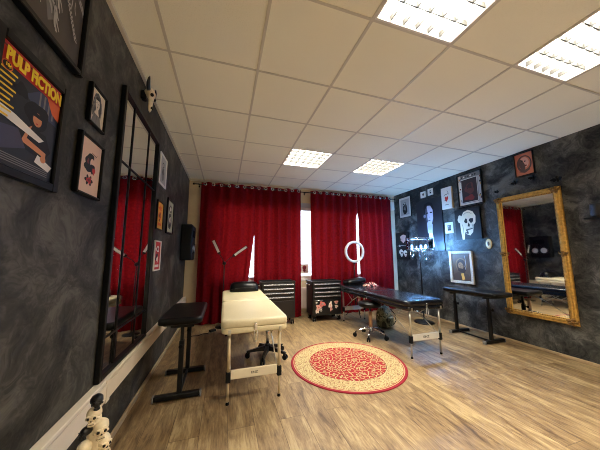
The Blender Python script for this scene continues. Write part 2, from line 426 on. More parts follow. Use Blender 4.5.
light_panel(2, -1, 'glaring square ceiling light nearest the camera, left of the near pair')
light_panel(4, -1, 'glaring square ceiling light cut by the top right edge of the photo')
light_panel(2, 3, 'gridded square ceiling light above the bright middle curtain gap, left of the far pair')
light_panel(4, 3, 'gridded square ceiling light right of the far pair, nearest the portrait wall')
light_panel(2, -5, 'square ceiling light behind the camera, left'); light_panel(4, -5, 'square ceiling light behind the camera, right'); light_panel(0, -5, 'added unseen fill light panel behind the camera by the left wall'); light_panel(6, -5, 'added unseen fill light panel behind the camera by the right wall')  # the two by the side walls are added to brighten the ceiling

# ------------------------------------------------------------------ pictures
def ink(name, rgb, rough=.5): return mat('ink '+name, rgb, rough)
class Art:
    """flat print: local x right, z up, front at -y. u,v in 0..1"""
    def __init__(s, w, h, y): s.w, s.h, s.y, s.mb, s.mats, s.k = w, h, y, MB(), [], 0
    def mi(s, m):
        if m not in s.mats: s.mats.append(m)
        return s.mats.index(m)
    def P(s, u, v): return ((u-.5)*s.w, v*s.h)
    def bg(s, m):
        s.mb.box(-s.w/2, s.w/2, s.y, s.y+.002, 0, s.h, s.mi(m)); return s
    def poly(s, pts, m):
        s.k += 1; y = s.y-.00012*s.k
        n = len(pts); vs = [(s.P(u, v)[0], y, s.P(u, v)[1]) for u, v in pts]
        s.mb.add(vs, [tuple(range(n))], s.mi(m)); return s
    def ell(s, cx, cy, rx, ry, m, rot=0, n=20, wob=0):
        pts = []
        for k in range(n):
            a = 2*PI*k/n; g = 1+wob*math.sin(3*a+cx*9)+wob*.6*math.sin(5*a+cy*7)
            x, y = rx*g*math.cos(a), ry*g*math.sin(a)*s.h/s.w
            c, d = math.cos(rot), math.sin(rot)
            pts.append((cx+x*c-y*d, cy+(x*d+y*c)*s.w/s.h))
        return s.poly(pts, m)
    def rect(s, u0, v0, u1, v1, m): return s.poly([(u0, v0), (u1, v0), (u1, v1), (u0, v1)], m)
    def stroke(s, pts, wd, m):
        a, b = [], []
        for i, (u, v) in enumerate(pts):
            p, q = pts[max(i-1, 0)], pts[min(i+1, len(pts)-1)]
            dx, dy = q[0]-p[0], (q[1]-p[1]); l = math.hypot(dx, dy) or 1
            t = wd*(.35+.65*math.sin(PI*(i+.6)/(len(pts)+.2)))
            a.append((u-dy/l*t, v+dx/l*t)); b.append((u+dy/l*t, v-dx/l*t))
        s.k += 1; y = s.y-.00012*s.k
        for i in range(len(pts)-1):
            q = [a[i], a[i+1], b[i+1], b[i]]
            s.mb.add([(s.P(*p)[0], y, s.P(*p)[1]) for p in q], [(0, 1, 2, 3)], s.mi(m))
        return s
    def build(s, parent, name='print'): return s.mb.build(name, s.mats, parent)

BK = ink('black', (9, 8, 9), .6); WH = ink('white', (228, 222, 212)); PAPER = ink('cream paper', (222, 206, 178)); PINKP = ink('pink paper', (226, 190, 166))
GR1 = ink('dark grey', (62, 60, 58)); GR2 = ink('mid grey', (120, 116, 112)); GR3 = ink('light grey', (176, 172, 166)); RED = ink('red', (190, 28, 30)); DRED = ink('deep red', (110, 24, 26))
SKIN = ink('skin', (206, 132, 88)); YEL = ink('yellow', (238, 196, 34)); ORG = ink('orange', (214, 92, 34)); OCH = ink('ochre', (216, 160, 72)); BRN = ink('brown', (84, 52, 34)); TERRA = ink('terracotta', (196, 112, 84)); BLU = ink('slate blue', (74, 90, 122)); GOLDI = ink('halo gold', (190, 146, 66)); LIN2 = ink('lilac grey', (186, 176, 190))

def picture(side, label, y0, y1, z0, z1, fw, fm, art, depth=.02, cat='picture', mat_m=None, mw=0, name='framed_picture', bgm=PAPER, fname='frame', group=None, tilt=0):
    w, h = abs(y1-y0), z1-z0; yc = (y0+y1)/2
    rz = {'L': PI/2, 'R': -PI/2}[side]; x = 0.001 if side == 'L' else RX-.001
    r = thing(name, label, cat, (x, yc, z0), group=group, rot=(0, tilt, rz))
    if fw > 0:
        mb = MB()
        for a, b, c, e in ((-w/2, -w/2+fw, 0, h), (w/2-fw, w/2, 0, h), (-w/2+fw, w/2-fw, 0, fw), (-w/2+fw, w/2-fw, h-fw, h)):
            mb.bbox(a, b, -depth, 0, c, e, min(.003, fw*.3))
        mb.build(fname, fm, r)
        yb = -depth*.45
    else:
        yb = -depth
        MB().bbox(-w/2, w/2, -depth+.0022, 0, 0, h, .002).build('canvas_edge', fm, r)
    if mat_m:
        MB().box(-w/2+fw, w/2-fw, yb, yb+.003, fw, h-fw).build('mount', mat_m, r)
    iw, ih = w-2*fw-2*mw, h-2*fw-2*mw
    A = Art(iw, ih, yb-.0023 if mat_m else yb); A.bg(bgm)
    art(A)
    o = A.build(r); o.location = (0, 0, fw+mw)
    return r, A

def face(A, cx, cy, s, skin, hair, dark, long=False, beard=False, bun=False):
    k = A.w/A.h
    if long:
        A.ell(cx, cy-.25*s*k, .62*s, .95*s*k*A.h/A.h, hair, wob=.06)
    A.ell(cx-.03*s, cy+.12*s*k, .50*s, .56*s*k, hair, wob=.05)
    A.ell(cx, cy, .36*s, .50*s*k, skin)
    A.poly([(cx-.13*s, cy-.42*s*k), (cx+.13*s, cy-.42*s*k), (cx+.2*s, cy-.8*s*k), (cx-.2*s, cy-.8*s*k)], skin)
    A.poly([(cx-.4*s, cy+.25*s*k), (cx-.2*s, cy+.55*s*k), (cx+.3*s, cy+.55*s*k), (cx+.42*s, cy+.1*s*k), (cx+.2*s, cy+.35*s*k)], hair)
    for d in (-1, 1):
        A.ell(cx+d*.15*s, cy+.05*s*k, .07*s, .035*s*k, dark)
        A.stroke([(cx+d*.06*s, cy+.13*s*k), (cx+d*.15*s, cy+.17*s*k), (cx+d*.26*s, cy+.13*s*k)], .012*s*1.3, dark)
    A.stroke([(cx+.01*s, cy+.04*s*k), (cx+.05*s, cy-.10*s*k), (cx-.02*s, cy-.13*s*k)], .014*s, dark)
    A.ell(cx, cy-.26*s*k, .10*s, .035*s*k, dark)
    if beard: A.poly([(cx-.3*s, cy-.2*s*k), (cx-.14*s, cy-.2*s*k), (cx, cy-.17*s*k), (cx+.14*s, cy-.2*s*k), (cx+.3*s, cy-.2*s*k), (cx+.12*s, cy-.66*s*k), (cx-.12*s, cy-.66*s*k)], hair)
def skull2d(A, cx, cy, s, bone, dark, turn=.12):
    k = A.w/A.h
    A.ell(cx-.05*s, cy+.15*s*k, .46*s, .42*s*k, bone, wob=.03)
    A.poly([(cx-.28*s, cy-.05*s*k), (cx+.34*s, cy-.05*s*k), (cx+.26*s, cy-.42*s*k), (cx+.12*s, cy-.6*s*k), (cx-.12*s, cy-.58*s*k), (cx-.22*s, cy-.4*s*k)], bone)
    A.ell(cx-.1*s+turn*s, cy+.02*s*k, .11*s, .13*s*k, dark); A.ell(cx+.2*s+turn*s*.6, cy+.02*s*k, .09*s, .12*s*k, dark)
    A.poly([(cx+.06*s+turn*s*.7, cy-.08*s*k), (cx+.0*s+turn*s*.7, cy-.22*s*k), (cx+.12*s+turn*s*.7, cy-.22*s*k)], dark)
    A.rect(cx-.08*s, cy-.36*s*k, cx+.26*s, cy-.34*s*k, dark)
    for q in range(5): A.rect(cx-.07*s+q*.075*s, cy-.42*s*k, cx-.06*s+q*.075*s, cy-.29*s*k, dark)

# left wall, picture rectangles from image pixels, scaled about the camera for frame depth ---------------------------------------------------------
def art_big(A):
    rnd = random.Random(3)
    def curl(u, v, ang, n, st, wd, m, bend=.35):
        pts = [(u, v)]
        for k in range(n):
            ang += bend*math.sin(k*.9+u*30); pts.append((pts[-1][0]+st*math.cos(ang), pts[-1][1]+st*1.1*math.sin(ang)))
        A.stroke(pts, wd, m)
    A.poly([(.30, .62), (.44, .66), (.52, .50), (.58, .34), (.54, .16), (.46, .10), (.40, .24), (.32, .44)], GR2)
    for q in range(34): curl(.28+.30*rnd.random(), .62-.36*rnd.random(), -1.5+.9*rnd.random(), 8, .022, .007+.006*rnd.random(), [GR3, WH, GR3, GR1][q % 4])
    A.poly([(.60, .58), (.74, .56), (.70, .40), (.62, .42)], GR1)
    for q in range(12):
        u, v = .66+.019*q, .50-.026*q; A.ell(u, v, .030, .016, GR3, rot=-.8, wob=.25); A.ell(u+.004, v, .015, .007, GR1, rot=-.8, wob=.2)
    for q in range(12): curl(.62+.3*rnd.random(), .62-.14*rnd.random(), -1.1, 6, .018, .006, GR3)
    A.poly([(.2, .98), (.8, .98), (.76, .66), (.3, .66)], GR1)
picture('L', 'large black-framed dark print of a pale drawing, above the film poster at the photo top', -0.2523, 0.1464, 1.9536, 2.4923, .022, M_BLKM, art_big, .03, bgm=ink('umber print', (72, 64, 58)))

def art_poster(A):
    A.rect(0, .0, 1, .83, ink('poster night', (24, 22, 30)))
    A.rect(0, .83, 1, 1, ink('poster red', (196, 42, 34)))
    A.rect(.02, .955, .96, .97, DRED)
    # generic reclining shape and colour areas only
    A.poly([(.40, .70), (.62, .83), (.80, .83), (.98, .60), (.62, .62)], ink('night blue', (48, 58, 84)))
    for q in range(4): A.rect(.62+.08*q, .63, .65+.08*q, .82, GR2)
    A.poly([(.74, .83), (1, .83), (1, .66), (.86, .70)], ORG)
    A.ell(.34, .70, .10, .06, BK, wob=.15)
    A.ell(.62, .57, .20, .13, BK, wob=.10); A.ell(.63, .54, .075, .065, SKIN); A.poly([(.52, .60), (.72, .60), (.70, .56), (.54, .56)], BK); A.ell(.63, .50, .02, .006, RED)
    A.poly([(.48, .44), (.80, .44), (.92, .30), (.80, .18), (.44, .22), (.38, .34)], BK)
    A.poly([(.50, .42), (.56, .46), (.50, .32), (.84, .27), (.84, .22), (.42, .27)], SKIN)
    A.poly([(.30, .46), (.78, .38), (.70, .34), (.02, .40), (.02, .48)], WH)
    A.poly([(.02, .30), (.36, .36), (.50, .22), (.16, .12)], ink('poster sheet', (60, 58, 80)))
    A.poly([(.70, .22), (.98, .16), (.92, .10), (.66, .14)], WH); A.ell(.80, .20, .05, .035, SKIN)
    for q in range(9): A.rect(.02, .762-.046*q, .26-.03*(q % 3), .778-.046*q, YEL)
    for q in range(4): A.rect(.05, .040+.018*q, .90, .048+.018*q, GR2)
    A.ell(.10, .80, .075, .04, ORG); A.ell(.10, .80, .06, .032, BK)
r, A = picture('L', 'black-framed film poster with a red band and big yellow PULP FICTION lettering', -0.247, 0.087, 1.414, 1.847, .030, M_BLKM, art_poster, .022, bgm=BK, cat='poster', name='framed_poster')
text_mesh('poster_title', 'PULP FICTION', .052, mat('title yellow', (245, 205, 30), .5), r, (.004, -.0165, .030+.373*.893), sx=.76, sz=1.12, fat=.0026)
text_mesh('price_mark', '10¢', .014, mat('title yellow', (245, 205, 30), .5), r, (-.1096, -.0165, .030+.373*.80), fat=.0006)

def art_lady(A):
    A.poly([(.30, .88), (.48, .96), (.66, .90), (.76, .74), (.80, .45), (.72, .25), (.62, .40), (.36, .40), (.22, .20), (.16, .45), (.22, .72)], GR1)
    A.ell(.50, .64, .15, .17, PAPER); A.poly([(.42, .50), (.58, .50), (.62, .34), (.38, .34)], PAPER)
    A.poly([(.36, .80), (.48, .84), (.64, .80), (.58, .76), (.40, .74)], BK)
    for x in (.43, .57): A.ell(x, .66, .030, .014, BK)
    A.ell(.50, .54, .035, .012, GR1); A.stroke([(.50, .64), (.52, .59), (.49, .575)], .010, GR2)
    A.poly([(.14, .0), (.30, .32), (.70, .32), (.88, .0)], GR2); A.stroke([(.5, .30), (.48, .15), (.5, .02)], .012, GR1)
    for q in range(5): A.stroke([(.26+.02*q, .80), (.18+.025*q, .5), (.20+.03*q, .22)], .010, GR3 if q % 2 else BK)
    for q in range(4): A.stroke([(.70+.02*q, .76), (.76+.01*q, .5), (.66+.03*q, .26)], .010, GR3 if q % 2 else BK)
picture('L', 'small black-framed pencil portrait with long hair, above the pink tattoo sheet', 0.2449, 0.4024, 1.8152, 2.0171, .010, M_BLKM, art_lady, .022)
def art_flash(A):
    A.ell(.50, .62, .20, .15, BK, wob=.12); A.ell(.42, .52, .16, .12, BK, wob=.15); A.ell(.60, .60, .10, .09, PINKP); A.ell(.62, .50, .13, .09, BK, wob=.1)
    A.ell(.70, .47, .07, .06, RED, wob=.2); A.ell(.40, .60, .05, .05, DRED, wob=.2)
    for q in range(5): A.stroke([(.52+.05*q, .74), (.55+.06*q, .80)], .008, BK)
    for q in range(6):
        a = PI*2*q/6; A.ell(.50+.13*math.cos(a), .26+.055*math.sin(a), .07, .032, BK, rot=a)
    A.ell(.50, .26, .11, .055, RED, wob=.2); A.ell(.50, .26, .05, .025, DRED, wob=.2)
picture('L', 'black-framed pinkish tattoo sheet of a head over a red rose, left of the tall mirror', 0.2036, 0.42, 1.4553, 1.7454, .012, M_BLKM, art_flash, .024, bgm=PINKP)
def art_fig(A):
    A.ell(.5, .72, .16, .10, GR1, wob=.1); A.poly([(.35, .62), (.66, .62), (.75, .30), (.60, .12), (.38, .12), (.28, .32)], GR2); A.ell(.48, .45, .12, .12, GR1, wob=.2); A.ell(.5, .72, .08, .06, GR3)
picture('L', 'white-framed grey figure print, topmost right of the tall mirror', 1.5631, 1.841, 1.8989, 2.2262, .022, M_WHITE, art_fig, .012, bgm=GR3)
def art_yel(A):
    A.ell(.5, .78, .30, .08, ORG, wob=.2); A.ell(.5, .5, .26, .16, ORG, wob=.2); A.ell(.5, .5, .14, .10, BRN, wob=.2); A.rect(.2, .12, .8, .22, ORG); A.ell(.45, .32, .1, .05, BRN, wob=.3)
picture('L', 'narrow yellow and orange print between the white-framed grey print and the small red print', 1.5695, 1.8171, 1.4325, 1.7296, .014, M_BLKM, art_yel, .014, bgm=OCH)
def art_blk(A):
    A.ell(.5, .76, .24, .12, GR1, wob=.15); A.ell(.52, .76, .13, .07, WH); A.poly([(.30, .58), (.68, .62), (.8, .3), (.6, .1), (.3, .14), (.2, .36)], GR1)
    A.ell(.5, .4, .16, .10, PAPER, wob=.2); A.ell(.42, .22, .14, .06, BK, wob=.2)
picture('L', 'black-framed pale green print of a dark figure, nearest the wall speaker', 1.982, 2.3326, 1.4268, 1.8466, .022, M_BLKM, art_blk, .018, bgm=ink('pale green paper', (176, 182, 156)))
def art_red(A):
    A.ell(.5, .74, .28, .11, WH, wob=.2); A.ell(.5, .74, .16, .06, DRED, wob=.2); A.ell(.42, .42, .24, .14, BK, wob=.2); A.ell(.55, .36, .16, .10, PAPER, wob=.2); A.rect(.15, .08, .85, .17, WH)
picture('L', 'small red print in a white frame, lowest right of the tall mirror', 1.5793, 1.8122, 1.0215, 1.3235, .014, M_WHITE, art_red, .014, bgm=RED)

# right wall -------------------------------------------------------
def art_p1(A):
    A.ell(.5, .70, .16, .10, BK, wob=.15); A.poly([(.3, .6), (.72, .6), (.78, .2), (.6, .06), (.35, .06), (.22, .3)], BK); A.ell(.48, .42, .12, .13, GR2, wob=.2); A.ell(.52, .72, .07, .05, WH)
picture('R', 'white-mounted drawing of a dark figure, high on the right wall nearest the curtains', 3.05, 3.42, 1.99, 2.455, .012, M_BLKM, art_p1, .018, mat_m=WH, mw=.045, bgm=GR3)
def art_tiny(A): A.ell(.5, .55, .22, .26, BK, wob=.1); A.ell(.5, .6, .10, .1, GR2)
picture('R', 'tiny white-framed print above the big dark portrait, the left one', 2.645, 2.775, 2.315, 2.44, .014, M_WHITE, art_tiny, .012, bgm=WH)
def art_tiny2(A): A.rect(.3, .2, .68, .8, BK); A.ell(.5, .62, .1, .12, WH)
picture('R', 'tiny white-framed print above the big dark portrait, the right one', 2.465, 2.59, 2.325, 2.455, .014, M_WHITE, art_tiny2, .012, bgm=WH)
def art_big2(A):
    dk = ink('portrait shade', (78, 74, 82)); md = ink('portrait mid', (138, 130, 142))
    A.poly([(.30, .84), (.34, .92), (.50, .95), (.64, .92), (.70, .84), (.70, .72), (.62, .80), (.40, .82), (.32, .70)], BK)
    A.poly([(.38, .82), (.46, .88), (.58, .87), (.66, .78), (.66, .62), (.60, .52), (.52, .47), (.44, .52), (.38, .62), (.36, .74)], LIN2)
    A.poly([(.38, .82), (.44, .87), (.46, .76), (.44, .66), (.46, .54), (.44, .52), (.38, .62), (.36, .74)], dk)
    A.poly([(.40, .74), (.48, .75), (.48, .725), (.41, .72)], BK); A.poly([(.54, .75), (.63, .745), (.63, .72), (.55, .725)], BK)
    A.poly([(.50, .72), (.53, .64), (.49, .63)], md); A.poly([(.45, .59), (.56, .595), (.55, .575), (.46, .572)], dk)
    A.ell(.33, .68, .05, .035, md); A.poly([(.42, .55), (.56, .57), (.62, .50), (.60, .34), (.50, .30), (.42, .36)], LIN2)
    for q in range(4): A.stroke([(.45+.04*q, .54), (.46+.04*q, .46), (.46+.035*q, .40)], .008, md)
    A.poly([(.46, .34), (.60, .34), (.66, .10), (.58, .02), (.50, .04)], WH); A.stroke([(.53, .30), (.55, .18), (.56, .06)], .010, GR1)
    A.poly([(.60, .34), (.64, .30), (.76, .0), (.66, .0)], GR1)
picture('R', 'large dark poster of a pale-faced portrait behind the crystal lamp', 2.29, 2.895, 1.25, 2.25, 0, M_BLKM, art_big2, .018, name='poster_picture', cat='poster', bgm=ink('charcoal print', (34, 34, 38)))
def art_heart(A):
    A.poly([(.5, .32), (.34, .47), (.36, .56), (.44, .58), (.5, .53), (.57, .58), (.66, .56), (.68, .47)], RED)
    A.stroke([(.25, .62), (.4, .68), (.55, .66), (.72, .74)], .012, BK); A.stroke([(.6, .85), (.68, .75), (.74, .64)], .014, BK); A.rect(.3, .18, .68, .21, GR2); A.ell(.36, .40, .05, .03, BK)
picture('R', 'white canvas with a small red heart drawing, between the big portrait and the collage frame', 2.06, 2.265, 1.985, 2.375, 0, mat('canvas wood edge', (206, 180, 140), .7), art_heart, .035, name='canvas_picture', bgm=WH)
def art_coll(A):
    rnd = random.Random(5)
    A.rect(.0, .0, .12, 1, WH); A.rect(.12, .86, 1, 1, GR2); A.rect(.86, 0, 1, .86, GR3); A.rect(.12, 0, .86, .06, WH)
    for q in range(16):
        u, v = (.02+.08*rnd.random(), rnd.random()*.9) if q % 2 else (.88+.08*rnd.random(), rnd.random()*.85)
        A.ell(u+.02, v+.04, .025, .03, [BK, GR1, DRED, GR2, OCH][q % 5], wob=.2)
    for q in range(7): A.ell(.18+.1*q, .93, .035, .025, [BK, WH, GR1][q % 3], wob=.2)
    A.rect(.13, .07, .85, .86, WH); A.rect(.15, .09, .83, .84, ink('maroon black', (42, 24, 26)))
    A.ell(.5, .52, .20, .18, ink('dull maroon', (86, 40, 38)), wob=.12); A.ell(.5, .60, .10, .08, ink('maroon black', (42, 24, 26)), wob=.2)
    A.ell(.48, .22, .22, .08, ink('dim red', (120, 34, 30)), wob=.2); A.ell(.42, .54, .03, .015, BK); A.ell(.58, .54, .03, .015, BK)
picture('R', 'black-framed dark red portrait with collaged white edges, above the skull canvas', 1.535, 1.95, 1.965, 2.51, .018, M_BLKM, art_coll, .03, bgm=BK)
def art_skull(A):
    sh = ink('bone shade', (160, 150, 128))
    A.ell(.24, .68, .13, .12, PAPER, wob=.12); A.poly([(.20, .64), (.36, .60), (.40, .30), (.34, .0), (.26, .0), (.22, .3)], PAPER)
    A.poly([(.28, .76), (.38, .90), (.56, .95), (.74, .88), (.84, .72), (.82, .52), (.74, .44), (.70, .22), (.58, .12), (.42, .18), (.34, .40), (.28, .55)], PAPER)
    A.ell(.66, .60, .085, .075, BK, wob=.1); A.ell(.45, .60, .06, .08, BK, wob=.12); A.poly([(.55, .54), (.50, .42), (.58, .40), (.60, .46)], BK)
    A.poly([(.42, .32), (.70, .36), (.70, .33), (.43, .27)], BK); A.ell(.48, .22, .05, .05, BK, wob=.2); A.ell(.72, .40, .03, .07, sh, wob=.2)
    for q in range(5): A.stroke([(.46+.05*q, .38), (.465+.05*q, .33), (.46+.05*q, .28)], .006, sh)
    A.stroke([(.36, .80), (.46, .86), (.60, .87), (.70, .80)], .012, sh); A.stroke([(.3, .5), (.33, .35), (.30, .2)], .016, sh)
picture('R', 'black canvas with a large cream skull, below the dark red portrait', 1.61, 2.035, 1.42, 1.925, 0, M_BLKM, art_skull, .03, name='canvas_picture', bgm=BK)
def art_small(A): A.rect(.18, .15, .82, .85, BK); A.ell(.4, .5, .1, .22, GR2); A.ell(.64, .5, .08, .2, GR2); A.ell(.4, .72, .06, .07, WH); A.ell(.64, .72, .06, .07, WH)
picture('R', 'small square white-framed photo left of the skull canvas', 2.095, 2.255, 1.55, 1.745, .026, M_WHITE, art_small, .016, bgm=WH)
def art_bl(A):
    A.ell(.62, .80, .22, .12, ink('pale skin', (216, 186, 176)), wob=.1); A.poly([(.35, .74), (.5, .66), (.62, .6), (.8, .7)], ink('pale skin', (216, 186, 176)))
    A.ell(.3, .5, .06, .04, WH, wob=.2); A.stroke([(.1, .5), (.4, .52), (.7, .50), (.95, .52)], .012, GR3)
    skull2d(A, .42, .24, .36, WH, BK); skull2d(A, .74, .22, .32, WH, BK); A.rect(0, .49, 1, .50, GR1)
picture('R', 'black canvas with pale head and two small skulls, between curtain and crystal lamp', 3.175, 3.56, 1.075, 1.67, 0, M_BLKM, art_bl, .03, name='canvas_picture', bgm=BK)
def art_halo(A):
    hr = ink('umber hair', (58, 40, 28)); sk = ink('old varnish skin', (150, 112, 76)); rb = ink('old brown robe', (78, 60, 48))
    A.ell(.50, .58, .30, .25, ink('dim halo', (138, 104, 66))); A.ell(.50, .58, .26, .215, ink('umber canvas', (92, 72, 54)))
    A.poly([(.30, .62), (.34, .74), (.46, .80), (.62, .76), (.72, .62), (.74, .40), (.66, .28), (.56, .30), (.34, .34), (.28, .46)], hr)
    A.ell(.48, .54, .14, .14, sk, rot=.2); A.poly([(.38, .46), (.58, .44), (.54, .32), (.44, .34)], hr)
    A.stroke([(.38, .58), (.43, .60), (.47, .58)], .008, hr); A.stroke([(.52, .56), (.57, .58), (.60, .55)], .008, hr); A.stroke([(.48, .56), (.46, .50), (.48, .48)], .008, hr); A.ell(.48, .435, .03, .008, BRN)
    A.poly([(.0, .0), (.08, .22), (.34, .32), (.62, .28), (.86, .24), (1, 0)], rb); A.poly([(.46, .26), (.60, .28), (.66, .06), (.52, .02)], OCH); A.stroke([(.72, .92), (.76, .70), (.70, .52), (.74, .40)], .012, GR3)
picture('R', 'brown devotional painting with a halo in a pale ornate frame above the black bench', 1.80, 2.215, .705, 1.235, .042, mat('pale carved frame', (206, 196, 176), .55, noise=.2, nscale=70, bump=.9), art_halo, .03, name='framed_painting', bgm=ink('umber canvas', (92, 72, 54)), mat_m=None)
def art_woman(A):
    A.ell(.5, .52, .42, .38, ink('brown ring', (84, 60, 54))); A.ell(.52, .54, .33, .30, TERRA); A.ell(.50, .56, .27, .25, ink('pale rose', (214, 160, 140))); A.ell(.36, .5, .16, .28, ink('brown ring', (84, 60, 54)), rot=.3); A.ell(.56, .62, .05, .03, BK); A.ell(.4, .66, .05, .03, BK)
    A.ell(.58, .42, .07, .035, DRED); A.stroke([(.2, .2), (.5, .12), (.8, .22)], .03, ink('brown ring', (84, 60, 54)))
picture('R', 'orange canvas of a face in a dark ring, high above the gold mirror', .87, 1.085, 2.215, 2.53, .008, M_BLKM, art_woman, .028, name='framed_picture', bgm=TERRA)

# oval plaque
r = thing('oval_plaque', 'small cream oval plaque with a dark figure left of the gold mirror', 'wall plaque', (RX-.001, 1.535, 1.26), -PI/2)
mb = MB(); mb.ball((0, -.004, .075), .045, .012, .075, 20); mb.build('plaque_body', mat('cream ceramic', (222, 206, 164), .35), r)
mb = MB(); mb.ball((0, -.014, .078), .018, .005, .032, 12); mb.build('relief_figure', mat('brown glaze', (90, 70, 44), .4), r)
mb = MB(); mb.torus((0, -.006, .075), .042, .004, 28, 6, sz=1.68); mb.build('rim', M_GOLD, r)

# little black bats
def bat(y, z, s, tl, label):
    r = thing('hanging_bat', label, 'wall ornament', (RX-.001, y, z), group='black bats above the gold mirror', rot=(0, tl, -PI/2))
    mb = MB(); mb.ball((0, -.018*s, 0), .010*s, .012*s, .024*s, 10); mb.ball((0, -.022*s, .026*s), .010*s, .010*s, .010*s, 10)
    for d in (-1, 1): mb.cyl((d*.005*s, -.022*s, .033*s), (d*.008*s, -.022*s, .044*s), .003*s, .0005, 6)
    mb.build('body', M_RUB, r)
    for d in (-1, 1):
        pts = [(0, .012), (.022, .022), (.046, .010), (.040, -.004), (.030, -.008), (.024, -.018), (.014, -.010), (.0, -.016)]
        m2 = MB(); vs = [(d*x*s, (-.016-.55*x)*s, zz*s) for x, zz in pts]+[(d*x*s, (-.013-.55*x)*s, zz*s) for x, zz in pts]; n = 8
        m2.add(vs, [tuple(range(n)), tuple(range(2*n-1, n-1, -1))]+[(i, n+i, n+(i+1) % n, (i+1) % n) for i in range(n)])
        m2.build('wing', M_RUB, r)
    MB().cyl((0, -.016*s, 0), (0, 0, 0), .004, n=8).build('pin', M_RUB, r)
bat(1.34, 2.08, .8, .2, 'small black bat ornament by the top left corner of the gold mirror')
bat(1.10, 2.145, 1.0, -.2, 'small black bat ornament just under the orange canvas, left of it')
bat(.895, 2.15, 1.05, .15, 'small black bat ornament just under the right edge of the orange canvas')
bat(.665, 2.06, 1.25, -.1, 'small black bat ornament above the gold mirror top right corner')

# black sconce at the right photo edge
r = thing('wall_sconce', 'black ribbed cup on a small black wall bracket at the right photo edge', 'wall sconce', (RX, .345, 1.54), -PI/2)
mb = MB(); mb.bbox(-.10, .10, -.16, 0, .0, .018, .004); mb.bbox(-.03, .03, -.012, 0, -.08, .10, .004); mb.build('bracket', M_BLACK, r)
prof = [(.055, .02), (.066, .03)]+[(.066+(.003 if k % 2 else 0), .04+.010*k) for k in range(11)]+[(.066, .155), (.05, .16)]
MB().lathe(prof, (0, -.085, 0), 24).build('cup', mat('dark ribbed glass', (30, 30, 30), .5, bump=.6, nscale=90), r)

# ------------------------------------------------------------------ tall black window mirror, left wall
MY0, MY1, MZ0, MZ1 = .59, 1.43, .474, 2.25
w, h = MY1-MY0, MZ1-MZ0
r = thing('window_mirror', 'tall black window-style mirror with thin bars standing on the cream duct', 'mirror', (0.002, (MY0+MY1)/2, MZ0), PI/2)
mb = MB(); fw = .030
for a, b, c, e in ((-w/2, -w/2+fw, 0, h), (w/2-fw, w/2, 0, h), (-w/2+fw, w/2-fw, 0, fw), (-w/2+fw, w/2-fw, h-fw, h)): mb.bbox(a, b, -.028, 0, c, e, .003)
mb.build('frame', M_BLKM, r)
MB().box(-w/2+fw-.004, w/2-fw+.004, -.010, -.002, fw-.004, h-fw+.004).build('mirror_glass', M_MIRROR, r)
for y in (.80, 1.15):
    x = y-(MY0+MY1)/2; MB().bbox(x-.006, x+.006, -.0165, -.010, fw, h-fw, .002).build('glazing_bar', M_BLKM, r)
for z in (.70, 1.77):
    MB().bbox(-w/2+fw, w/2-fw, -.0160, -.0105, z-MZ0-.006, z-MZ0+.006, .002).build('glazing_bar', M_BLKM, r)

# ------------------------------------------------------------------ gold mirror, right wall
GY0, GY1, GZ0, GZ1 = .655, 1.37, .375, 1.985
w, h = GY1-GY0, GZ1-GZ0
r = thing('gold_mirror', 'tall mirror in a carved antique gold frame on the dark right wall', 'mirror', (RX-.002, (GY0+GY1)/2, GZ0), -PI/2)
prof = [(0, .0), (.004, .022), (.016, .034), (.028, .030), (.036, .038), (.052, .036), (.060, .026), (.068, .024), (.074, .014), (.075, .0)]
mb = MB(); n = len(prof); vs = []
for (sx_, sz_) in ((-1, 0), (1, 0), (1, 1), (-1, 1)):
    for (t_, dd) in prof:
        x = sx_*(w/2-t_); z = (t_ if sz_ == 0 else h-t_); vs.append((x, -dd, z))
fs = [(k*n+i, ((k+1) % 4)*n+i, ((k+1) % 4)*n+i+1, k*n+i+1) for k in range(4) for i in range(n-1)]
mb.add(vs, fs, 0, False)
mb.build('frame', M_GOLD, r)
beads = MB()
def run(x0, z0, x1, z1, nn):
    for k in range(nn):
        u = (k+.5)/nn; beads.ball((x0+(x1-x0)*u, -.026, z0+(z1-z0)*u), .0055, .006, .0055, 6)
run(-w/2+.066, .07, -w/2+.066, h-.07, 90); run(w/2-.066, .07, w/2-.066, h-.07, 90); run(-w/2+.07, .066, w/2-.07, .066, 36); run(-w/2+.07, h-.066, w/2-.07, h-.066, 36)
b = beads.build('bead_moulding', M_GOLDD, r)
def carve(cx, cz, s, rot=0):
    m2 = MB()
    for k in range(5):
        a = rot+PI*2*k/5; m2.ball((cx+.028*s*math.cos(a), -.040, cz+.028*s*math.sin(a)), .019*s, .011, .013*s, 10, amp=.5)
    m2.ball((cx, -.046, cz), .018*s, .012, .018*s, 10, amp=.4)
    for d in (-1, 1):
        m2.tube([(cx+d*.03*s, -.040, cz), (cx+d*.05*s, -.042, cz+.016*s), (cx+d*.062*s if 0 else cx+d*.045*s, -.040, cz+.03*s)], [.009*s, .007*s, .004*s], 6)
    m2.build('carved_corner' if abs(cz-h/2) > .3 else 'carved_boss', M_GOLDD, r)
for cx in (-w/2+.040, w/2-.040):
    for cz in (.040, h-.040): carve(cx, cz, 1.0)
    carve(cx, h/2, .85, .6)
MB().box(-w/2+.06, w/2-.06, -.012, -.002, .06, h-.06).build('mirror_glass', M_MIRROR, r)

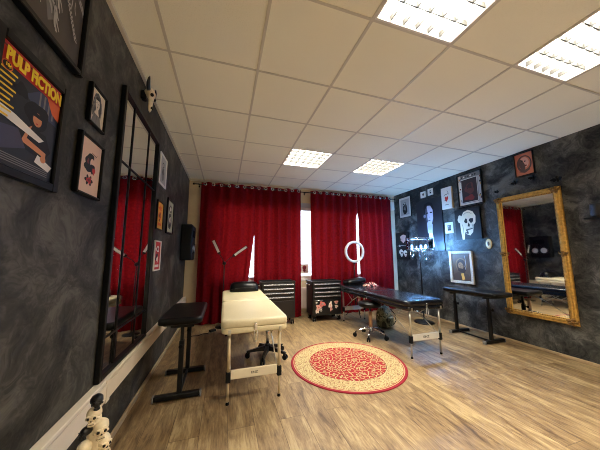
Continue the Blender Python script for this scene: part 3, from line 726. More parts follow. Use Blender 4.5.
# ------------------------------------------------------------------ skulls
def skull_parts(parent, loc, s, rz, bone, nm='skull', tilt=0):
    """small resin skull: cranium, brow, cheekbones, jaw and teeth in one mesh; faces -y before rotation"""
    M = Matrix.Translation(loc) @ Matrix.Rotation(rz, 4, 'Z') @ Matrix.Rotation(tilt, 4, 'X') @ Matrix.Scale(s, 4)
    mb = MB()
    mb.ball((0, .05, .12), .40, .50, .38, 20, M=M, amp=.06)
    mb.ball((0, -.28, .0), .30, .20, .26, 14, M=M)
    for d in (-1, 1):
        mb.ball((d*.27, -.24, -.06), .10, .12, .08, 10, M=M); mb.ball((d*.15, -.41, .14), .14, .07, .05, 10, M=M)
        mb.ball((d*.15, -.42, .02), .095, .06, .085, 10, 1, M)
    mb.ball((0, -.30, -.22), .17, .18, .11, 12, M=M)
    mb.ball((0, -.28, -.40), .21, .20, .10, 12, M=M); mb.box(-.15, .15, -.475, -.36, -.335, -.305, 1, M)
    for k in range(6):
        x = -.125+.05*k; mb.box(x-.02, x+.02, -.49, -.42, -.30, -.23, 0, M); mb.box(x-.02, x+.02, -.485, -.42, -.40, -.34, 0, M)
    mb.prism([(0, -.04), (-.05, -.15), (.05, -.15)], -.49, -.40, 1, M)
    return mb.build(nm, [bone, M_BONED], parent)
st = thing('skull_statue', 'cream and black stacked-skull statue at the bottom left in front of the duct', 'statue', (.205, .125, 0))
mb = MB(); mb.lathe([(.12, 0), (.12, .03), (.10, .05), (.085, .07), (.08, .20), (.095, .23), (.10, .25)], n=28); mb.build('pedestal', M_BLACK, st)
M_BSK = mat('black glazed skull', (16, 15, 15), .35)
zk = .25
def SK(x, y, z, s, rz, b): skull_parts(st, (x, y, z), s, rz, b)
# lower tiers, then the staggered top seen in the photo
for (x, y, z, s, a, b) in [(-.028, -.02, .29, .066, -.5, M_BONE), (.034, -.01, .285, .066, .9, M_BONE), (.0, .04, .29, .066, 2.6, M_BONE),
      (-.024, -.02, .345, .064, -.2, M_BONE), (.030, .0, .34, .066, .8, M_BONE), (-.01, .035, .35, .064, 2.9, M_BONE),
      (-.022, -.015, .40, .062, -.4, M_BONE), (.030, .015, .395, .064, .6, M_BONE), (-.018, -.02, .455, .060, -.1, M_BONE), (.026, .012, .450, .064, .9, M_BONE),
      (-.020, -.016, .512, .042, -.6, M_BSK), (.018, .006, .505, .066, .5, M_BONE), (-.006, .0, .560, .060, .1, M_BONE), (-.002, .004, .606, .052, .5, M_BSK)]:
    SK(x, y, z, s, a, b)
MB().lathe([(.045, .25), (.05, .30), (.032, .45), (.02, .52), (.010, .58)], (0, .01, 0), 14).build('core', M_BONE, st)

# horned animal skull high on the left wall
r = thing('horned_skull', 'small bull skull with black horns on the dark left wall just under the ceiling', 'wall skull', (.001, .935, 2.285), PI/2)
r.scale = (1.45, 1.25, 1.45)
mb = MB()
mb.loft([[(wd*math.cos(a), -.045-dp*.8*max(0, math.sin(a))+.0*z, z) for a in [2*PI*k/14 for k in range(14)]] for wd, dp, z in
   ((.010, .012, 0), (.016, .018, .012), (.015, .022, .035), (.020, .026, .06), (.032, .030, .085), (.034, .032, .105), (.026, .028, .122), (.010, .014, .130))])
mb.ball((0, -.045, .10), .032, .030, .026, 14, amp=.1)
for d in (-1, 1): mb.ball((d*.023, -.064, .083), .009, .010, .009, 10, 1); mb.ball((d*.006, -.058, .018), .004, .008, .008, 8, 1)
mb.build('skull', [M_BONE, M_BONED], r)
for d in (-1, 1):
    MB().tube([(d*.026, -.045, .108), (d*.046, -.048, .112), (d*.060, -.052, .126), (d*.062, -.055, .148), (d*.056, -.056, .166)], [.011, .011, .010, .007, .002], 10).build('horn', mat('black horn', (22, 18, 16), .35), r)
MB().bbox(-.018, .018, -.03, 0, .06, .11, .004).build('wall_mount', M_BLACK, r)

# ------------------------------------------------------------------ wall speaker
r = thing('wall_speaker', 'black box speaker mounted on the left wall beside the curtains', 'speaker', (-.002, 3.20, 1.1), PI/2)
r.scale = (1, .9, 1)
MB().bbox(-.215, .215, -.185, -.012, 0, .56, .012).build('cabinet', mat('black textured cabinet', (8, 8, 8), .6, spec=.3, bump=.3, nscale=120), r)
MB().bbox(-.195, .195, -.191, -.184, .02, .54, .004).build('baffle', M_BLACK, r)
M_CONE = mat('pale speaker cone', (206, 204, 196), .5)
for x in (-.095, .095):
    mb = MB(); mb.torus((x, -.193, .18), .075, .008, 28, 8, mi=1, axis='y')
    mb.loft([[(x+rr*math.cos(2*PI*k/20), -.191-yy, .18+rr*math.sin(2*PI*k/20)) for k in range(20)] for rr, yy in ((.072, .004), (.05, .001), (.03, .0006), (.022, .008), (.005, .012))])
    mb.build('woofer', [M_CONE, M_BLACK], r)
mb = MB(); mb.bbox(-.13, .13, -.197, -.190, .36, .47, .006); mb.build('horn_flare', M_RUB, r)
mb = MB(); mb.bbox(-.04, .04, -.012, 0, .2, .36, .004); mb.build('wall_bracket', M_BLACK, r)
MB().bbox(.205, .2185, -.15, -.13, .25, .31, .002).build('badge', M_ALU, r)

# white box in the back right corner
r = thing('wall_mounted_box', 'small white box high in the back right corner beside the last curtain', 'junction box', (4.375, RY-.001, 2.21))
MB().bbox(-.045, .045, -.05, 0, 0, .19, .006).build('box_body', M_WHITE, r)
MB().bbox(-.035, .035, -.055, -.049, .02, .17, .003).build('box_cover', M_WHITE, r)
MB().cyl((0, -.02, .19), (0, -.02, .30), .006).build('conduit', M_WHITE, r)

# ------------------------------------------------------------------ massage tables
def massage_table(name, label, x0, x1, y0, y1, zt, vin, legm, board, rail, txt=None, txtm=None, tsz=.04):
    w, l = x1-x0, y1-y0
    r = thing(name, label, 'massage table', ((x0+x1)/2, (y0+y1)/2, 0))
    a = w/2
    for s in (-1, 1):
        b0, b1 = (-l/2, -.003) if s < 0 else (.003, l/2)
        MB().rrect(-a, a, b0, b1, [(zt-.062, .006), (zt-.055, 0), (zt-.018, 0), (zt-.006, .006), (zt, .022)], .06, 7).build('cushion', vin, r)
        MB().rrect(-a+.004, a-.004, b0+(.004 if s < 0 else 0), b1-(.004 if s > 0 else 0), [(zt-.108, .005), (zt-.102, 0), (zt-.068, 0), (zt-.0625, .004)], .055, 7).build('side_rail', rail, r)
    # hinge
    MB().cyl((-a+.02, 0, zt-.105), (a-.02, 0, zt-.105), .006).build('hinge', M_ALU, r)
    zb = zt-.108
    for sy in (-1, 1):
        yy = sy*(l/2-.045)
        for sx in (-1, 1):
            xx = sx*(a-.07)
            lg = MB(); lg.cyl((xx, yy, .20), (xx, yy, zb-.002), .0135, n=12); leg = lg.build('leg', legm, r)
            MB().cyl((xx, yy+sy*.0, .012), (xx, yy, .22), .0095, n=10).build('leg_extension', legm if rail is vin else legm, leg)
            MB().bbox(xx-.019, xx+.019, yy-.019, yy+.019, .165, .245, .005).build('clamp', M_RUB, leg)
            MB().lathe([(.010, .0), (.014, .002), (.013, .016), (.010, .022)], (xx, yy, 0), 12).build('foot', M_RUB, leg)
            kb = MB(); kb.lathe([(.012, 0), (.014, .004), (.012, .012)], (0, 0, 0), 12, M=Matrix.Translation((xx, yy-sy*-.012, zt-.085)) @ Matrix.Rotation(sy*-PI/2*-1, 4, 'X'))
            kb.build('corner_knob', M_CHROME, r)
            # strut from the board up to the middle of the table
            MB().tube([(xx*.93, yy-sy*.02, .235), (xx*.93, yy-sy*.30, zb-.12), (xx*.93, yy-sy*.52, zb-.01)], .006, 8).build('strut', M_ALU, r)
            MB().tube([(xx*.93, yy-sy*.30, zb-.12), (xx*.93, yy-sy*.12, zb-.01)], .005, 8).build('strut', M_ALU, r)
        bd = MB().bbox(-a+.088, a-.088, yy-.009, yy+.009, .185, .255, .003).build('cross_board', board, r)
        if txt and sy < 0:
            text_mesh('board_lettering', txt, tsz, txtm, bd, (0, yy-.0096, .221), sx=1.15, sz=.9, fat=.0008)
    # centre leg cables
    MB().tube([(-a+.08, -l/2+.06, zb-.02), (-a+.09, -l/4, zb-.06), (-a+.08, -.02, zb-.01)], .002, 6).build('cable', M_ALU, r)
    # latch and carry loop on the near end
    mb = MB(); mb.bbox(-.012, .012, -l/2-.007, -l/2+.003, zt-.088, zt-.030, .003); mb.cyl((0, -l/2-.012, zt-.045), (0, -l/2-.002, zt-.045), .011); mb.build('latch', M_CHROME, r)
    mb = MB(); mb.tube([(-.012, -l/2-.002, zt-.09), (-.012, -l/2-.004, zt-.17), (.0, -l/2-.004, zt-.18), (.012, -l/2-.004, zt-.17), (.012, -l/2-.002, zt-.09)], .003, 6); mb.build('latch_strap', M_ALU, r)
    for sx in (-1, 1):
        mb = MB(); mb.bbox(sx*(a-.07)-.011, sx*(a-.07)+.011, -l/2-.002, -l/2+.012, zt-.116, zt-.075, .003); mb.build('leg_bracket', M_ALU, r)
    return r
WT = massage_table('massage_table', 'cream padded massage table with black bolster, left of the round rug', .65, 1.205, 1.015, 2.82, .65, M_CREAMV, M_BEIGEM, mat('cream board', (226, 212, 182), .5), M_CREAMV, 'ENZ', mat('faint grey lettering', (120, 112, 96), .6), .026)
M_BV = mat('glossy black vinyl', (20, 22, 28), .22, bump=.12, nscale=60)
BT = massage_table('massage_table', 'long black padded massage table with metal legs, right of the round rug', 2.67, 3.235, 1.275, 3.02, .64, M_BV, M_ALU, mat('white board', (214, 208, 196), .45), M_BV, 'ENZ', mat('dark lettering', (30, 28, 28), .6))
MB().ball((.0, -.74, .6395), .07, .035, .004, 18).build('face_hole_plug', M_RUB, BT)

# bolster on the cream table
r = thing('bolster', 'black half-round bolster at the far end of the cream massage table', 'bolster', (.955, 2.66, .651))
prof = [(.0, .0)]+[(.075*math.cos(a), .085*math.sin(a)) for a in [PI*k/10 for k in range(11)]]
rings = []
for x, sc in ((-.205, .45), (-.19, .8), (-.15, .97), (0, 1.03), (.15, .97), (.19, .8), (.205, .45)):
    rings.append([(x, .11*sc*math.cos(PI*k/12), .001+.135*sc*math.sin(PI*k/12)) for k in range(13)])
MB().loft(rings).build('pad', M_VINYL, r)
rings = [p for p in [(-.19, -.088, .04), (-.1, -.103, .055), (0, -.107, .058), (.1, -.103, .055), (.19, -.088, .04)]]
MB().tube(rings, .003, 6).build('piping', mat('grey piping', (70, 68, 64), .5), r)

# cushions and cloth on the black table
r = thing('head_cushion', 'black padded head cushion at the far end of the black massage table', 'cushion', (2.93, 2.90, .642), .05)
mb = MB(); mb.rrect(-.19, .21, -.11, .11, [(.0, .02), (.012, 0), (.05, 0), (.075, .015), (.085, .05)], .06, 6, M=Matrix.Rotation(-.12, 4, 'Y') @ Matrix.Translation((0, 0, .024)))
mb.build('pad', M_VINYL, r)
MB().bbox(-.14, .16, -.085, .085, .0, .03, .004).build('base_wedge', M_BLACK, r)
def crumple(name, label, loc, sx, sy, hh, m, cat, seed, rz=0):
    nx = 26; vs = []; fs = []
    for lay in (0, 1):
        for j in range(nx+1):
            for i in range(nx+1):
                u, v = i/nx*2-1, j/nx*2-1; e = max(0, 1-max(abs(u), abs(v))**4)
                hgt = hh*(.35+.8*nz(Vector((u*1.8+seed, v*1.8, seed)))+.35*nz(Vector((u*5, v*5+seed, 2))))*e
                vs.append((u*sx*(1+.15*nz(Vector((v*2, seed, 1)))), v*sy*(1+.15*nz(Vector((u*2, seed, 5)))), (max(hgt, .006*e)+.003) if lay else 0))
    N1 = (nx+1)**2
    for j in range(nx):
        for i in range(nx):
            a = j*(nx+1)+i; fs.append((a+N1, a+1+N1, a+nx+2+N1, a+nx+1+N1)); fs.append((a, a+nx+1, a+nx+2, a+1))
    edge = [i for i in range(nx+1)]+[j*(nx+1)+nx for j in range(1, nx+1)]+[nx*(nx+1)+i for i in range(nx-1, -1, -1)]+[j*(nx+1) for j in range(nx-1, 0, -1)]
    for k in range(len(edge)): a, b = edge[k], edge[(k+1) % len(edge)]; fs.append((a, b, b+N1, a+N1))
    o = MB().add(vs, fs, 0, True).build(name, m, None, loc, (0, 0, rz)); return tag(o, label, cat)
def patch_mat(name, cols, scale):
    m, nt, N, L, P = newmat(name); tc = N.new('ShaderNodeTexCoord'); n = N.new('ShaderNodeTexNoise'); n.inputs['Scale'].default_value = scale; n.inputs['Detail'].default_value = 2.5; n.inputs['Distortion'].default_value = .8
    L.new(tc.outputs['Object'], n.inputs['Vector']); k = len(cols); r = ramp(N, [(.34+.34*i/k, lin(c)) for i, c in enumerate(cols)]); r.color_ramp.interpolation = 'CONSTANT'
    L.new(n.outputs['Fac'], r.inputs[0]); L.new(r.outputs[0], P.inputs['Base Color']); P.inputs['Roughness'].default_value = .85; return m
crumple('folded_cloth', 'crumpled black and pink patterned cloth beside the black head cushion', (3.11, 2.66, .642), .11, .085, .075, patch_mat('black pink cloth', [(18, 16, 18), (24, 20, 22), (196, 96, 96), (210, 170, 160), (20, 18, 20)], 22), 'cloth', 4)

# ------------------------------------------------------------------ armrest benches
def bench(label, x0, x1, y0, y1, zt, yf, xp):
    r = thing('armrest_bench', label, 'bench', ((x0+x1)/2, (y0+y1)/2, 0))
    cx, cy = (x0+x1)/2, (y0+y1)/2
    MB().rrect(x0-cx, x1-cx, y0-cy, y1-cy, [(zt-.058, .014), (zt-.050, 0), (zt-.014, 0), (zt-.004, .006), (zt, .02)], .045, 6).build('padded_top', M_VINYL, r)
    MB().bbox(x0-cx+.04, x1-cx-.04, y0-cy+.05, y1-cy-.05, zt-.072, zt-.057, .003).build('top_frame', M_BLACK, r)
    for y in yf:
        yy = y-cy
        lg = MB(); lg.bbox(xp-cx-.019, xp-cx+.019, yy-.019, yy+.019, .045, zt-.20, .003)
        leg = lg.build('leg', M_BLACK, r)
        MB().bbox(xp-cx-.013, xp-cx+.013, yy-.013, yy+.013, zt-.22, zt-.071, .002).build('inner_post', M_BLACK, leg)
        mb = MB(); mb.cyl((xp-cx, yy-.019, zt-.235), (xp-cx, yy-.045, zt-.235), .006); mb.lathe([(.008, 0), (.017, .004), (.017, .016), (.010, .02)], M=Matrix.Translation((xp-cx, yy-.042, zt-.235)) @ Matrix.Rotation(PI/2, 4, 'X'), n=12)
        mb.build('knob', M_RUB, leg)
        mb = MB(); mb.bbox(xp-cx-.09, xp-cx+.09, yy-.012, yy+.012, zt-.095, zt-.072, .003); mb.build('head_plate', M_BLACK, leg)
        ft = MB().bbox(-.172, .172, yy-.024, yy+.024, .008, .046, .005).build('foot_bar', M_BLACK, r)
        for sx in (-1, 1):
            MB().bbox(sx*.178-.007, sx*.178+.007, yy-.025, yy+.025, .0, .047, .004).build('end_cap', mat('grey end cap', (120, 118, 116), .5), ft)
    MB().bbox(xp-cx-.010, xp-cx+.010, yf[0]-cy+.02, yf[1]-cy-.02, .02, .04, .002).build('stretcher', M_BLACK, r)
    return r
bench('black padded armrest bench on T feet by the left wall, beside the cream table', .155, .495, 1.185, 1.90, .660, (1.27, 1.74), .34)
bench('black padded armrest bench on T feet by the right wall, left of gold mirror', 3.96, 4.315, 1.19, 1.99, .672, (1.38, 1.88), 4.09)

# ------------------------------------------------------------------ stools
def stool(label, loc, rot, basem, colm, zs, seat_r, colc, chrome_legs, cover=True):
    r = thing('rolling_stool', label, 'stool', loc, rot)
    for k in range(5):
        a = 2*PI*k/5; c, s = math.cos(a), math.sin(a)
        if chrome_legs: lg = MB().tube([(.02*c, .02*s, .115), (.08*c, .08*s, .118), (.16*c, .16*s, .095), (.215*c, .215*s, .068)], [.014, .013, .011, .009], 10)
        else:
            lg = MB(); M = Matrix.Rotation(a, 4, 'Z')
            rings = [[(x, -ww, z-hh), (x, ww, z-hh), (x, ww*.7, z), (x, -ww*.7, z)] for x, ww, z, hh in ((.02, .028, .125, .055), (.12, .022, .105, .035), (.22, .016, .082, .022), (.24, .012, .076, .014))]
            lg.loft(rings, 0, False, M)
        leg = lg.build('base_leg', basem, r)
        w = MB(); px, py = .22*c, .22*s
        for d in (-1, 1):
            nx_, ny_ = -s, c; p = Vector((px+nx_*d*.009+.01*c, py+ny_*d*.009+.01*s, .0265)); q = p+Vector((nx_, ny_, 0))*d*.012
            w.cyl(p, q, .0265, n=16)
        w.ball((px, py, .045), .018, .018, .016, 10); w.cyl((px, py, .05), (px, py, .075), .006)
        w.build('caster', M_RUB, leg)
    MB().lathe([(.0, .07), (.03, .075), (.034, .10), (.030, .135), (.022, .145)], n=18).build('hub', basem, r)
    if cover: MB().cyl((0, 0, .14), (0, 0, .36), .027, .025, 18).build('column_cover', colm, r)
    MB().cyl((0, 0, .14), (0, 0, zs-.05), .013 if cover else .018, n=14).build('gas_lift', colc, r)
    MB().bbox(-.07, .07, -.07, .07, zs-.05, zs-.035, .004).build('seat_plate', M_BLACK, r)
    mb = MB(); mb.tube([(.03, 0, zs-.055), (.10, .0, zs-.065), (.15, 0, zs-.06)], .005, 6); mb.build('lever', M_CHROME, r)
    MB().lathe([(seat_r*.7, zs-.036), (seat_r*.95, zs-.03), (seat_r, zs-.012), (seat_r, zs+.012), (seat_r*.94, zs+.028), (seat_r*.6, zs+.036), (.01, zs+.037)], n=32).build('seat', M_VINYL, r)
stool('chrome-based rolling stool with beige column cover, under the black massage table', (2.72, 2.10, 0), .22, M_CHROME, mat('beige column sleeve', (190, 150, 118), .5), .46, .165, M_CHROME, True)
stool('rolling stool with a black five-star base, under the cream massage table', (1.18, 1.89, 0), .55, M_BLACK, M_CHROME, .45, .165, M_CHROME, False, False)

# camouflage bag
r = thing('camouflage_bag', 'green camouflage bag on the floor behind the chrome stool', 'bag', (3.22, 2.46, 0), .4)
r.scale = (.85, .85, .97)
M_CAMO = patch_mat('camouflage cloth', [(38, 40, 32), (96, 98, 76), (136, 132, 106), (62, 68, 50), (160, 154, 128)], 8)
rings = []
for z, a, b in ((.004, .12, .085), (.02, .155, .115), (.10, .165, .125), (.20, .16, .12), (.28, .14, .10), (.33, .10, .07), (.345, .05, .03)):
    rings.append([(a*(abs(math.cos(t_))**.6*math.copysign(1, math.cos(t_)))*(1+.06*nz(Vector((math.cos(t_)*2, math.sin(t_)*2, z*9)))), b*(abs(math.sin(t_))**.6*math.copysign(1, math.sin(t_)))*(1+.08*nz(Vector((math.cos(t_)*2, 5+math.sin(t_)*2, z*9)))), z) for t_ in [2*PI*k/28 for k in range(28)]])
MB().loft(rings).build('bag_body', M_CAMO, r)
rings = []
for y, sc in ((-.105, 1), (-.145, .96), (-.160, .8)):
    rings.append([(.10*sc*(abs(math.cos(t_))**.5*math.copysign(1, math.cos(t_))), y, .11+.075*sc*(abs(math.sin(t_))**.5*math.copysign(1, math.sin(t_)))) for t_ in [2*PI*k/20 for k in range(20)]])
MB().loft(rings).build('front_pocket', M_CAMO, r)
MB().tube([(-.04, 0, .335), (-.03, 0, .375), (.03, 0, .375), (.04, 0, .335)], .007, 8).build('carry_handle', M_RUB, r)
MB().tube([(.09, -.09, .29), (.15, -.14, .20), (.16, -.15, .10), (.13, -.11, .03)], .008, 8).build('strap', M_RUB, r)

# ------------------------------------------------------------------ tool chests
M_TC = mat('black tool steel', (17, 17, 18), .32); M_HAN = mat('silver drawer pull', (206, 206, 206), .25, metal=.8)
PS = [mat('pink sticker', (226, 170, 156), .5), mat('pale sticker', (232, 214, 200), .5), mat('grey sticker', (150, 146, 142), .5), mat('rose sticker', (206, 110, 104), .5)]
def chest(label, x0, x1, yf, d, zt, stickers, handle_side):
    w = x1-x0; r = thing('tool_chest', label, 'tool chest', ((x0+x1)/2, yf+d/2, 0)); a, b = w/2, d/2
    z0 = .105
    MB().bbox(-a, a, -b, b, z0, zt-.02, .006).build('body', M_TC, r)
    mb = MB()
    for p in ((-a-.006, a+.006, -b-.006, -b+.012), (-a-.006, a+.006, b-.012, b+.006), (-a-.006, -a+.012, -b+.012, b-.012), (a-.012, a+.006, -b+.012, b-.012)): mb.bbox(p[0], p[1], p[2], p[3], zt-.03, zt, .004)
    mb.build('top_rim', M_TC, r)
    MB().bbox(-a+.012, a-.012, -b+.012, b-.012, zt-.022, zt-.012, .002).build('top_mat', M_RUB, r)
    dh = .072; zz = zt-.035
    for k in range(4):
        z1 = zz-k*dh; z2 = z1-dh+.006
        dr = MB().bbox(-a+.022, a-.022, -b-.014, -b+.0, z2, z1, .003).build('drawer', M_TC, r)
        mb = MB(); n = 9
        rings = [[(x, -b-.014, z1-.008), (x, -b-.030, z1-.010), (x, -b-.034, z1-.022), (x, -b-.020, z1-.032), (x, -b-.014, z1-.030)] for x in (-a+.035, a-.035)]
        mb.loft(rings, 0, False); mb.build('drawer_pull', M_HAN, dr)
    zd1 = zz-4*dh-.004
    dr = MB().bbox(-a+.022, a-.022, -b-.012, -b+.0, z0+.02, zd1, .003).build('door', M_TC, r)
    MB().cyl((-a+.05, -b-.02, zd1-.012), (-a+.20, -b-.02, zd1-.012), .004, n=8).build('door_pull', M_HAN, dr)
    for (u, v, sx, sz, m, sd) in stickers:
        pts = []
        for k in range(18):
            t_ = 2*PI*k/18; g = 1+.22*math.sin(3*t_+sd)+.15*math.sin(5*t_+2*sd); pts.append((u+sx*g*math.cos(t_), v+sz*g*math.sin(t_)))
        mb = MB().prism(pts, -b-.0128, -b-.0119, 0)
        mb.ball((u+sx*.1, -b-.013, v+sz*.1), sx*.35, .0006, sz*.3, 8, 1)
        mb.build('sticker', [PS[m], PS[(m+3) % 4]], dr)
    for sx in (-1, 1):
        for sy in (-1, 1):
            mb = MB(); x, y = sx*(a-.045), sy*(b-.045)
            for dd in (-1, 1): mb.cyl((x+dd*.012, y-.01, .037), (x+dd*.022, y-.01, .037), .0365, n=20)
            c = mb.build('caster', M_RUB, r)
            mb = MB(); mb.bbox(x-.03, x+.03, y-.03, y+.03, z0-.006, z0+.0, .002); mb.bbox(x-.030, x-.026, y-.022, y+.012, .03, z0-.004, .001); mb.bbox(x+.026, x+.030, y-.022, y+.012, .03, z0-.004, .001); mb.cyl((x-.031, y-.01, .037), (x+.031, y-.01, .037), .012, n=12)
            mb.build('caster_fork', M_CHROME, c)
    hx = handle_side*(a+.045)
    mb = MB(); mb.tube([(handle_side*a, -b+.06, zt-.07), (hx, -b+.06, zt-.06), (hx, b-.06, zt-.06), (handle_side*a, b-.06, zt-.07)], .008, 8); mb.build('push_handle', M_CHROME, r)
    return r
chest('black roller tool chest with silver pulls behind the cream table', 1.27, 1.86, 3.07, .33, .725, [], -1)
chest('black roller tool chest with pink stickers, in front of the bright curtain gap', 2.18, 2.75, 3.075, .33, .705,
      [(-.175, .245, .045, .05, 0, 1), (-.10, .30, .06, .045, 3, 2), (-.13, .205, .03, .035, 2, 5), (-.20, .19, .03, .045, 1, 3), (-.21, .33, .02, .02, 2, 1), (.06, .275, .035, .06, 1, 4), (.07, .215, .022, .045, 0, 2), (.175, .32, .035, .03, 0, 6), (.175, .245, .03, .03, 1, 7)], -1)

# ------------------------------------------------------------------ two-headed lamp
r = thing('two_headed_lamp', 'thin floor lamp with two slanted pale light bars before the leftmost curtain', 'floor lamp', (.66, 3.27, 0))
MB().lathe([(.11, 0), (.115, .006), (.11, .018), (.03, .024), (.014, .04)], n=28).build('base', M_BLACK, r)
MB().cyl((0, 0, .03), (0, 0, 1.02), .009, n=12).build('pole', M_BLACK, r)
MB().ball((0, 0, 1.04), .032, .03, .032, 14).build('joint', M_BLACK, r)
M_HEAD = mat('unlit lamp bar', (206, 196, 184), .5)
for (e, f, g) in (((-.085, 1.20), (-.195, 1.43), 0), ((.14, 1.16), (.37, 1.33), 1)):
    am = MB().tube([(0, 0, 1.04), (e[0]*.45, -.01, 1.04+(e[1]-1.04)*.55), (e[0], -.015, e[1])], .006, 8).build('arm', M_BLACK, r)
    dx, dz = f[0]-e[0], f[1]-e[1]; Lh = math.hypot(dx, dz); ang = math.atan2(dz, dx)
    M = Matrix.Translation((e[0], -.02, e[1])) @ Matrix.Rotation(-ang, 4, 'Y')
    hd = MB().bbox(0, Lh, -.006, .014, -.026, .026, .006, 0, M).build('light_head', M_BLACK, r)
    MB().bbox(.03, Lh-.008, -.009, -.005, -.019, .019, .002, 0, M).build('light_bar', M_HEAD, hd)

# ring light
r = thing('ring_light', 'white ring light on a black stand behind the black massage table', 'ring light', (3.15, 3.27, 0))
mb = MB(); mb.torus((0, -.03, 1.24), .195, .026, 56, 10); mb.build('ring', mat('white ring diffuser', (232, 222, 214), .4), r)
mb = MB(); mb.torus((0, -.012, 1.24), .195, .022, 56, 8); mb.build('ring_back', M_WHITE, r)
MB().cyl((0, 0, .42), (0, 0, 1.03), .009, n=10).build('pole', M_BLACK, r)
MB().cyl((0, 0, .14), (0, 0, .62), .013, n=10).build('lower_pole', M_BLACK, r)
mb = MB(); mb.bbox(-.014, .014, -.03, .012, .99, 1.06, .004); mb.build('clamp', M_RUB, r)
for k in range(3):
    a = PI/2+2*PI*k/3+PI; c, s = math.cos(a), math.sin(a)
    lg = MB().tube([(.012*c, .012*s, .40), (.17*c, .17*s, .012)], .007, 8).build('leg', M_BLACK, r)
    MB().tube([(.012*c, .012*s, .16), (.10*c, .10*s, .18)], .004, 6).build('leg_brace', M_BLACK, lg)
    MB().ball((.17*c, .17*s, .011), .011, n=8).build('foot', M_RUB, lg)

# crystal floor lamp
LX, LY = 4.03, 2.46
r = thing('crystal_lamp', 'black floor lamp with a clear drum shade, glowing bulbs and hanging crystals', 'floor lamp', (LX, LY, 0))
MB().lathe([(.155, 0), (.16, .008), (.155, .02), (.06, .03), (.02, .05), (.012, .08)], n=32).build('base', M_BLACK, r)
MB().cyl((0, 0, .05), (0, 0, 1.26), .010, n=12).build('pole', M_BLACK, r)
SR = .225
mb = MB(); rings = [[(SR*math.cos(2*PI*k/48), SR*math.sin(2*PI*k/48), z) for k in range(48)] for z in (1.285, 1.465)]
mb.loft(rings, 0, True, caps=False); sh = mb.build('drum_shade', M_ACRYL, r)
for z in (1.283, 1.467):
    MB().torus((0, 0, z), SR, .0045, 48, 8, axis='z').build('shade_ring', M_CHROME, sh)
mb = MB(); mb.torus((0, 0, 1.255), .14, .006, 40, 8, axis='z')
for k in range(3):
    a = 2*PI*k/3+.5; c, s = math.cos(a), math.sin(a)
    mb.tube([(0, 0, 1.25), (.07*c, .07*s, 1.235), (.14*c, .14*s, 1.255)], .005, 8)
    mb.tube([(.14*c, .14*s, 1.255), (SR*c, SR*s, 1.283)], .003, 6)
mb.build('arm_ring', M_CHROME, r)
M_BULB, nt, N, L, P = newmat('lit cool bulb'); P.inputs['Emission Color'].default_value = (.17, .46, 1, 1); P.inputs['Emission Strength'].default_value = 3600
for k in range(3):
    a = 2*PI*k/3+.62; c, s = math.cos(a)*.13, math.sin(a)*.13
    hb = MB().lathe([(.012, 0), (.013, .03), (.010, .036)], (c, s, 1.258), 12).build('bulb_holder', M_CHROME, r)
    MB().lathe([(.005, 0), (.009, .012), (.011, .022), (.008, .036), (.003, .052)], (c, s, 1.294), 14).build('bulb', M_BULB, hb)
def octa(mb, x, y, z, s, h=1.5):
    mb.add([(x+s, y, z), (x, y+s, z), (x-s, y, z), (x, y-s, z), (x, y, z+s*h), (x, y, z-s*h)], [(0,1,4),(1,2,4),(2,3,4),(3,0,4),(1,0,5),(2,1,5),(3,2,5),(0,3,5)])
for k in range(14):
    a = 2*PI*k/14; R_ = (.14, .20)[k % 2]; n_ = (6, 4)[k % 2]; zt_ = (1.245, 1.275)[k % 2]
    mb = MB(); x, y = R_*math.cos(a), R_*math.sin(a)
    for q in range(n_): octa(mb, x, y, zt_-.014-.026*q, .009 if q < n_-1 else .014, 1.35)
    mb.build('crystal_strand', M_CRYST, r)

# ------------------------------------------------------------------ rug
m, nt, N, L, P = newmat('red and cream oriental rug')
tc = N.new('ShaderNodeTexCoord'); ln = N.new('ShaderNodeVectorMath'); ln.operation = 'LENGTH'
fl = N.new('ShaderNodeVectorMath'); fl.operation = 'MULTIPLY'; fl.inputs[1].default_value = (1, 1, 0); L.new(tc.outputs['Object'], fl.inputs[0]); L.new(fl.outputs[0], ln.inputs[0])
RR = .612
wn = N.new('ShaderNodeTexNoise'); wn.inputs['Scale'].default_value = 9; wn.inputs['Detail'].default_value = 2; L.new(fl.outputs[0], wn.inputs['Vector'])
wv = N.new('ShaderNodeVectorMath'); wv.operation = 'MULTIPLY_ADD'; wv.inputs[1].default_value = (.06, .06, 0); L.new(wn.outputs['Color'], wv.inputs[0]); L.new(fl.outputs[0], wv.inputs[2])
def vor(scale, feat='F1'):
    v = N.new('ShaderNodeTexVoronoi'); v.voronoi_dimensions = '2D'; v.feature = feat; v.inputs['Scale'].default_value = scale; L.new(wv.outputs[0], v.inputs['Vector']); return v.outputs['Distance']
def crisp(src, stops):
    r = ramp(N, stops); r.color_ramp.interpolation = 'CONSTANT'; L.new(src, r.inputs[0]); return r.outputs[0]
def over(src, thr, col, base):
    c = N.new('ShaderNodeMath'); c.operation = 'LESS_THAN'; c.inputs[1].default_value = thr; L.new(src, c.inputs[0])
    x = N.new('ShaderNodeMix'); x.data_type = 'RGBA'; L.new(c.outputs[0], x.inputs[0]); L.new(base, x.inputs[6]); L.new(col, x.inputs[7]); return x.outputs[2]
cream, red, dk, grn = lin((176, 156, 112)), lin((140, 8, 26)), lin((80, 6, 18)), lin((90, 82, 52))
f1, e1, f2, e2 = vor(15), vor(15, 'DISTANCE_TO_EDGE'), vor(24), vor(24, 'DISTANCE_TO_EDGE')
fld = crisp(e1, [(0, cream), (.05, red)])
fld = over(f1, .22, crisp(f1, [(0, dk), (.06, cream), (.17, dk)]), fld)
bnd = crisp(e2, [(0, lin((120, 92, 52))), (.04, cream)])
bnd = over(f2, .22, crisp(f2, [(0, lin((140, 36, 36))), (.11, cream), (.16, grn)]), bnd)
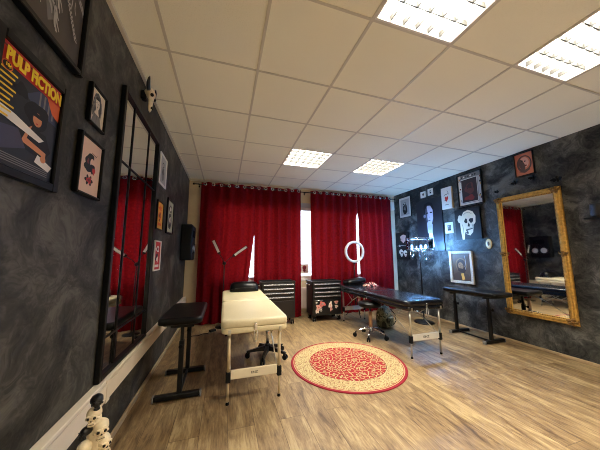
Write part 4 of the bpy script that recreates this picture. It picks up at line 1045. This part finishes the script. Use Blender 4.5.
def step(edge, a_out, b_out):
    g = N.new('ShaderNodeMath'); g.operation = 'GREATER_THAN'; g.inputs[1].default_value = edge; L.new(ln.outputs['Value'], g.inputs[0])
    mx = N.new('ShaderNodeMix'); mx.data_type = 'RGBA'; L.new(g.outputs[0], mx.inputs[0]); L.new(a_out, mx.inputs[6])
    if isinstance(b_out, tuple): mx.inputs[7].default_value = b_out
    else: L.new(b_out, mx.inputs[7])
    return mx.outputs[2]
o_ = step(.408, fld, dk); o_ = step(.413, o_, cream); o_ = step(.420, o_, bnd); o_ = step(.574, o_, red); o_ = step(.580, o_, cream); o_ = step(.588, o_, lin((132, 14, 34)))
L.new(o_, P.inputs['Base Color']); P.inputs['Roughness'].default_value = .95
M_RUG = m
rug = MB().lathe([(.01, .0005), (RR, .0005), (RR+.004, .004), (RR, .009), (.02, .009)], n=96, smooth=False).build('round_rug', M_RUG, None, (1.985, 1.455, 0)); tag(rug, 'round red and cream patterned rug in the middle of the wooden floor', 'rug')

# small adapter with cable on the floor by the left curtain
r = thing('plug_adapter', 'small black adapter with a thin cable on the floor before the leftmost curtain', 'adapter', (.52, 3.06, 0), .7)
MB().bbox(-.05, .05, -.03, .03, 0, .035, .006).build('adapter_body', M_RUB, r)
MB().tube([(-.05, 0, .012), (-.10, -.03, .006), (-.16, .02, .006), (-.24, .0, .006), (-.30, .06, .006), (-.36, .04, .006)], .004, 6).build('cable', M_RUB, r)

# ------------------------------------------------------------------ world, camera, exposure
W = bpy.data.worlds.new('daylight'); bpy.context.scene.world = W; W.use_nodes = True
nt = W.node_tree; bg = nt.nodes['Background']
tc = nt.nodes.new('ShaderNodeTexCoord'); sx = nt.nodes.new('ShaderNodeSeparateXYZ'); nt.links.new(tc.outputs['Generated'], sx.inputs[0])
r_ = nt.nodes.new('ShaderNodeValToRGB'); r_.color_ramp.elements[0].position = .35; r_.color_ramp.elements[0].color = (.55, .56, .52, 1)
r_.color_ramp.elements[1].position = .55; r_.color_ramp.elements[1].color = (.80, .88, 1, 1)
mr = nt.nodes.new('ShaderNodeMapRange'); mr.inputs['From Min'].default_value = -1; mr.inputs['From Max'].default_value = 1
nt.links.new(sx.outputs['Z'], mr.inputs['Value']); nt.links.new(mr.outputs[0], r_.inputs[0]); nt.links.new(r_.outputs[0], bg.inputs[0]); bg.inputs[1].default_value = 6.0

cam = bpy.data.cameras.new('camera'); co = bpy.data.objects.new('camera', cam); C.objects.link(co)
cam.sensor_width = 36; cam.lens = 240.615/600*36; cam.clip_start = .02
A_ = Matrix.Rotation(-.3018, 3, 'Z') @ Matrix.Rotation(.12571, 3, 'X') @ Matrix.Rotation(.00278, 3, 'Y')
B_ = Matrix(((1, 0, 0), (0, 0, -1), (0, 1, 0)))
co.matrix_world = Matrix.Translation((.6595, -1.080, 1.170)) @ (A_ @ B_).to_4x4()
S = bpy.context.scene; S.camera = co
S.view_settings.view_transform = 'Standard'; S.view_settings.look = 'None'; S.view_settings.gamma = 1; S.view_settings.use_curve_mapping = False
S.view_settings.exposure = 0.0
S.cycles.max_bounces = 8; S.cycles.diffuse_bounces = 5; S.cycles.glossy_bounces = 4; S.cycles.transparent_max_bounces = 12
S.cycles.use_denoising = True; S.cycles.filter_width = 1.0
S.cycles.sample_clamp_indirect = 6
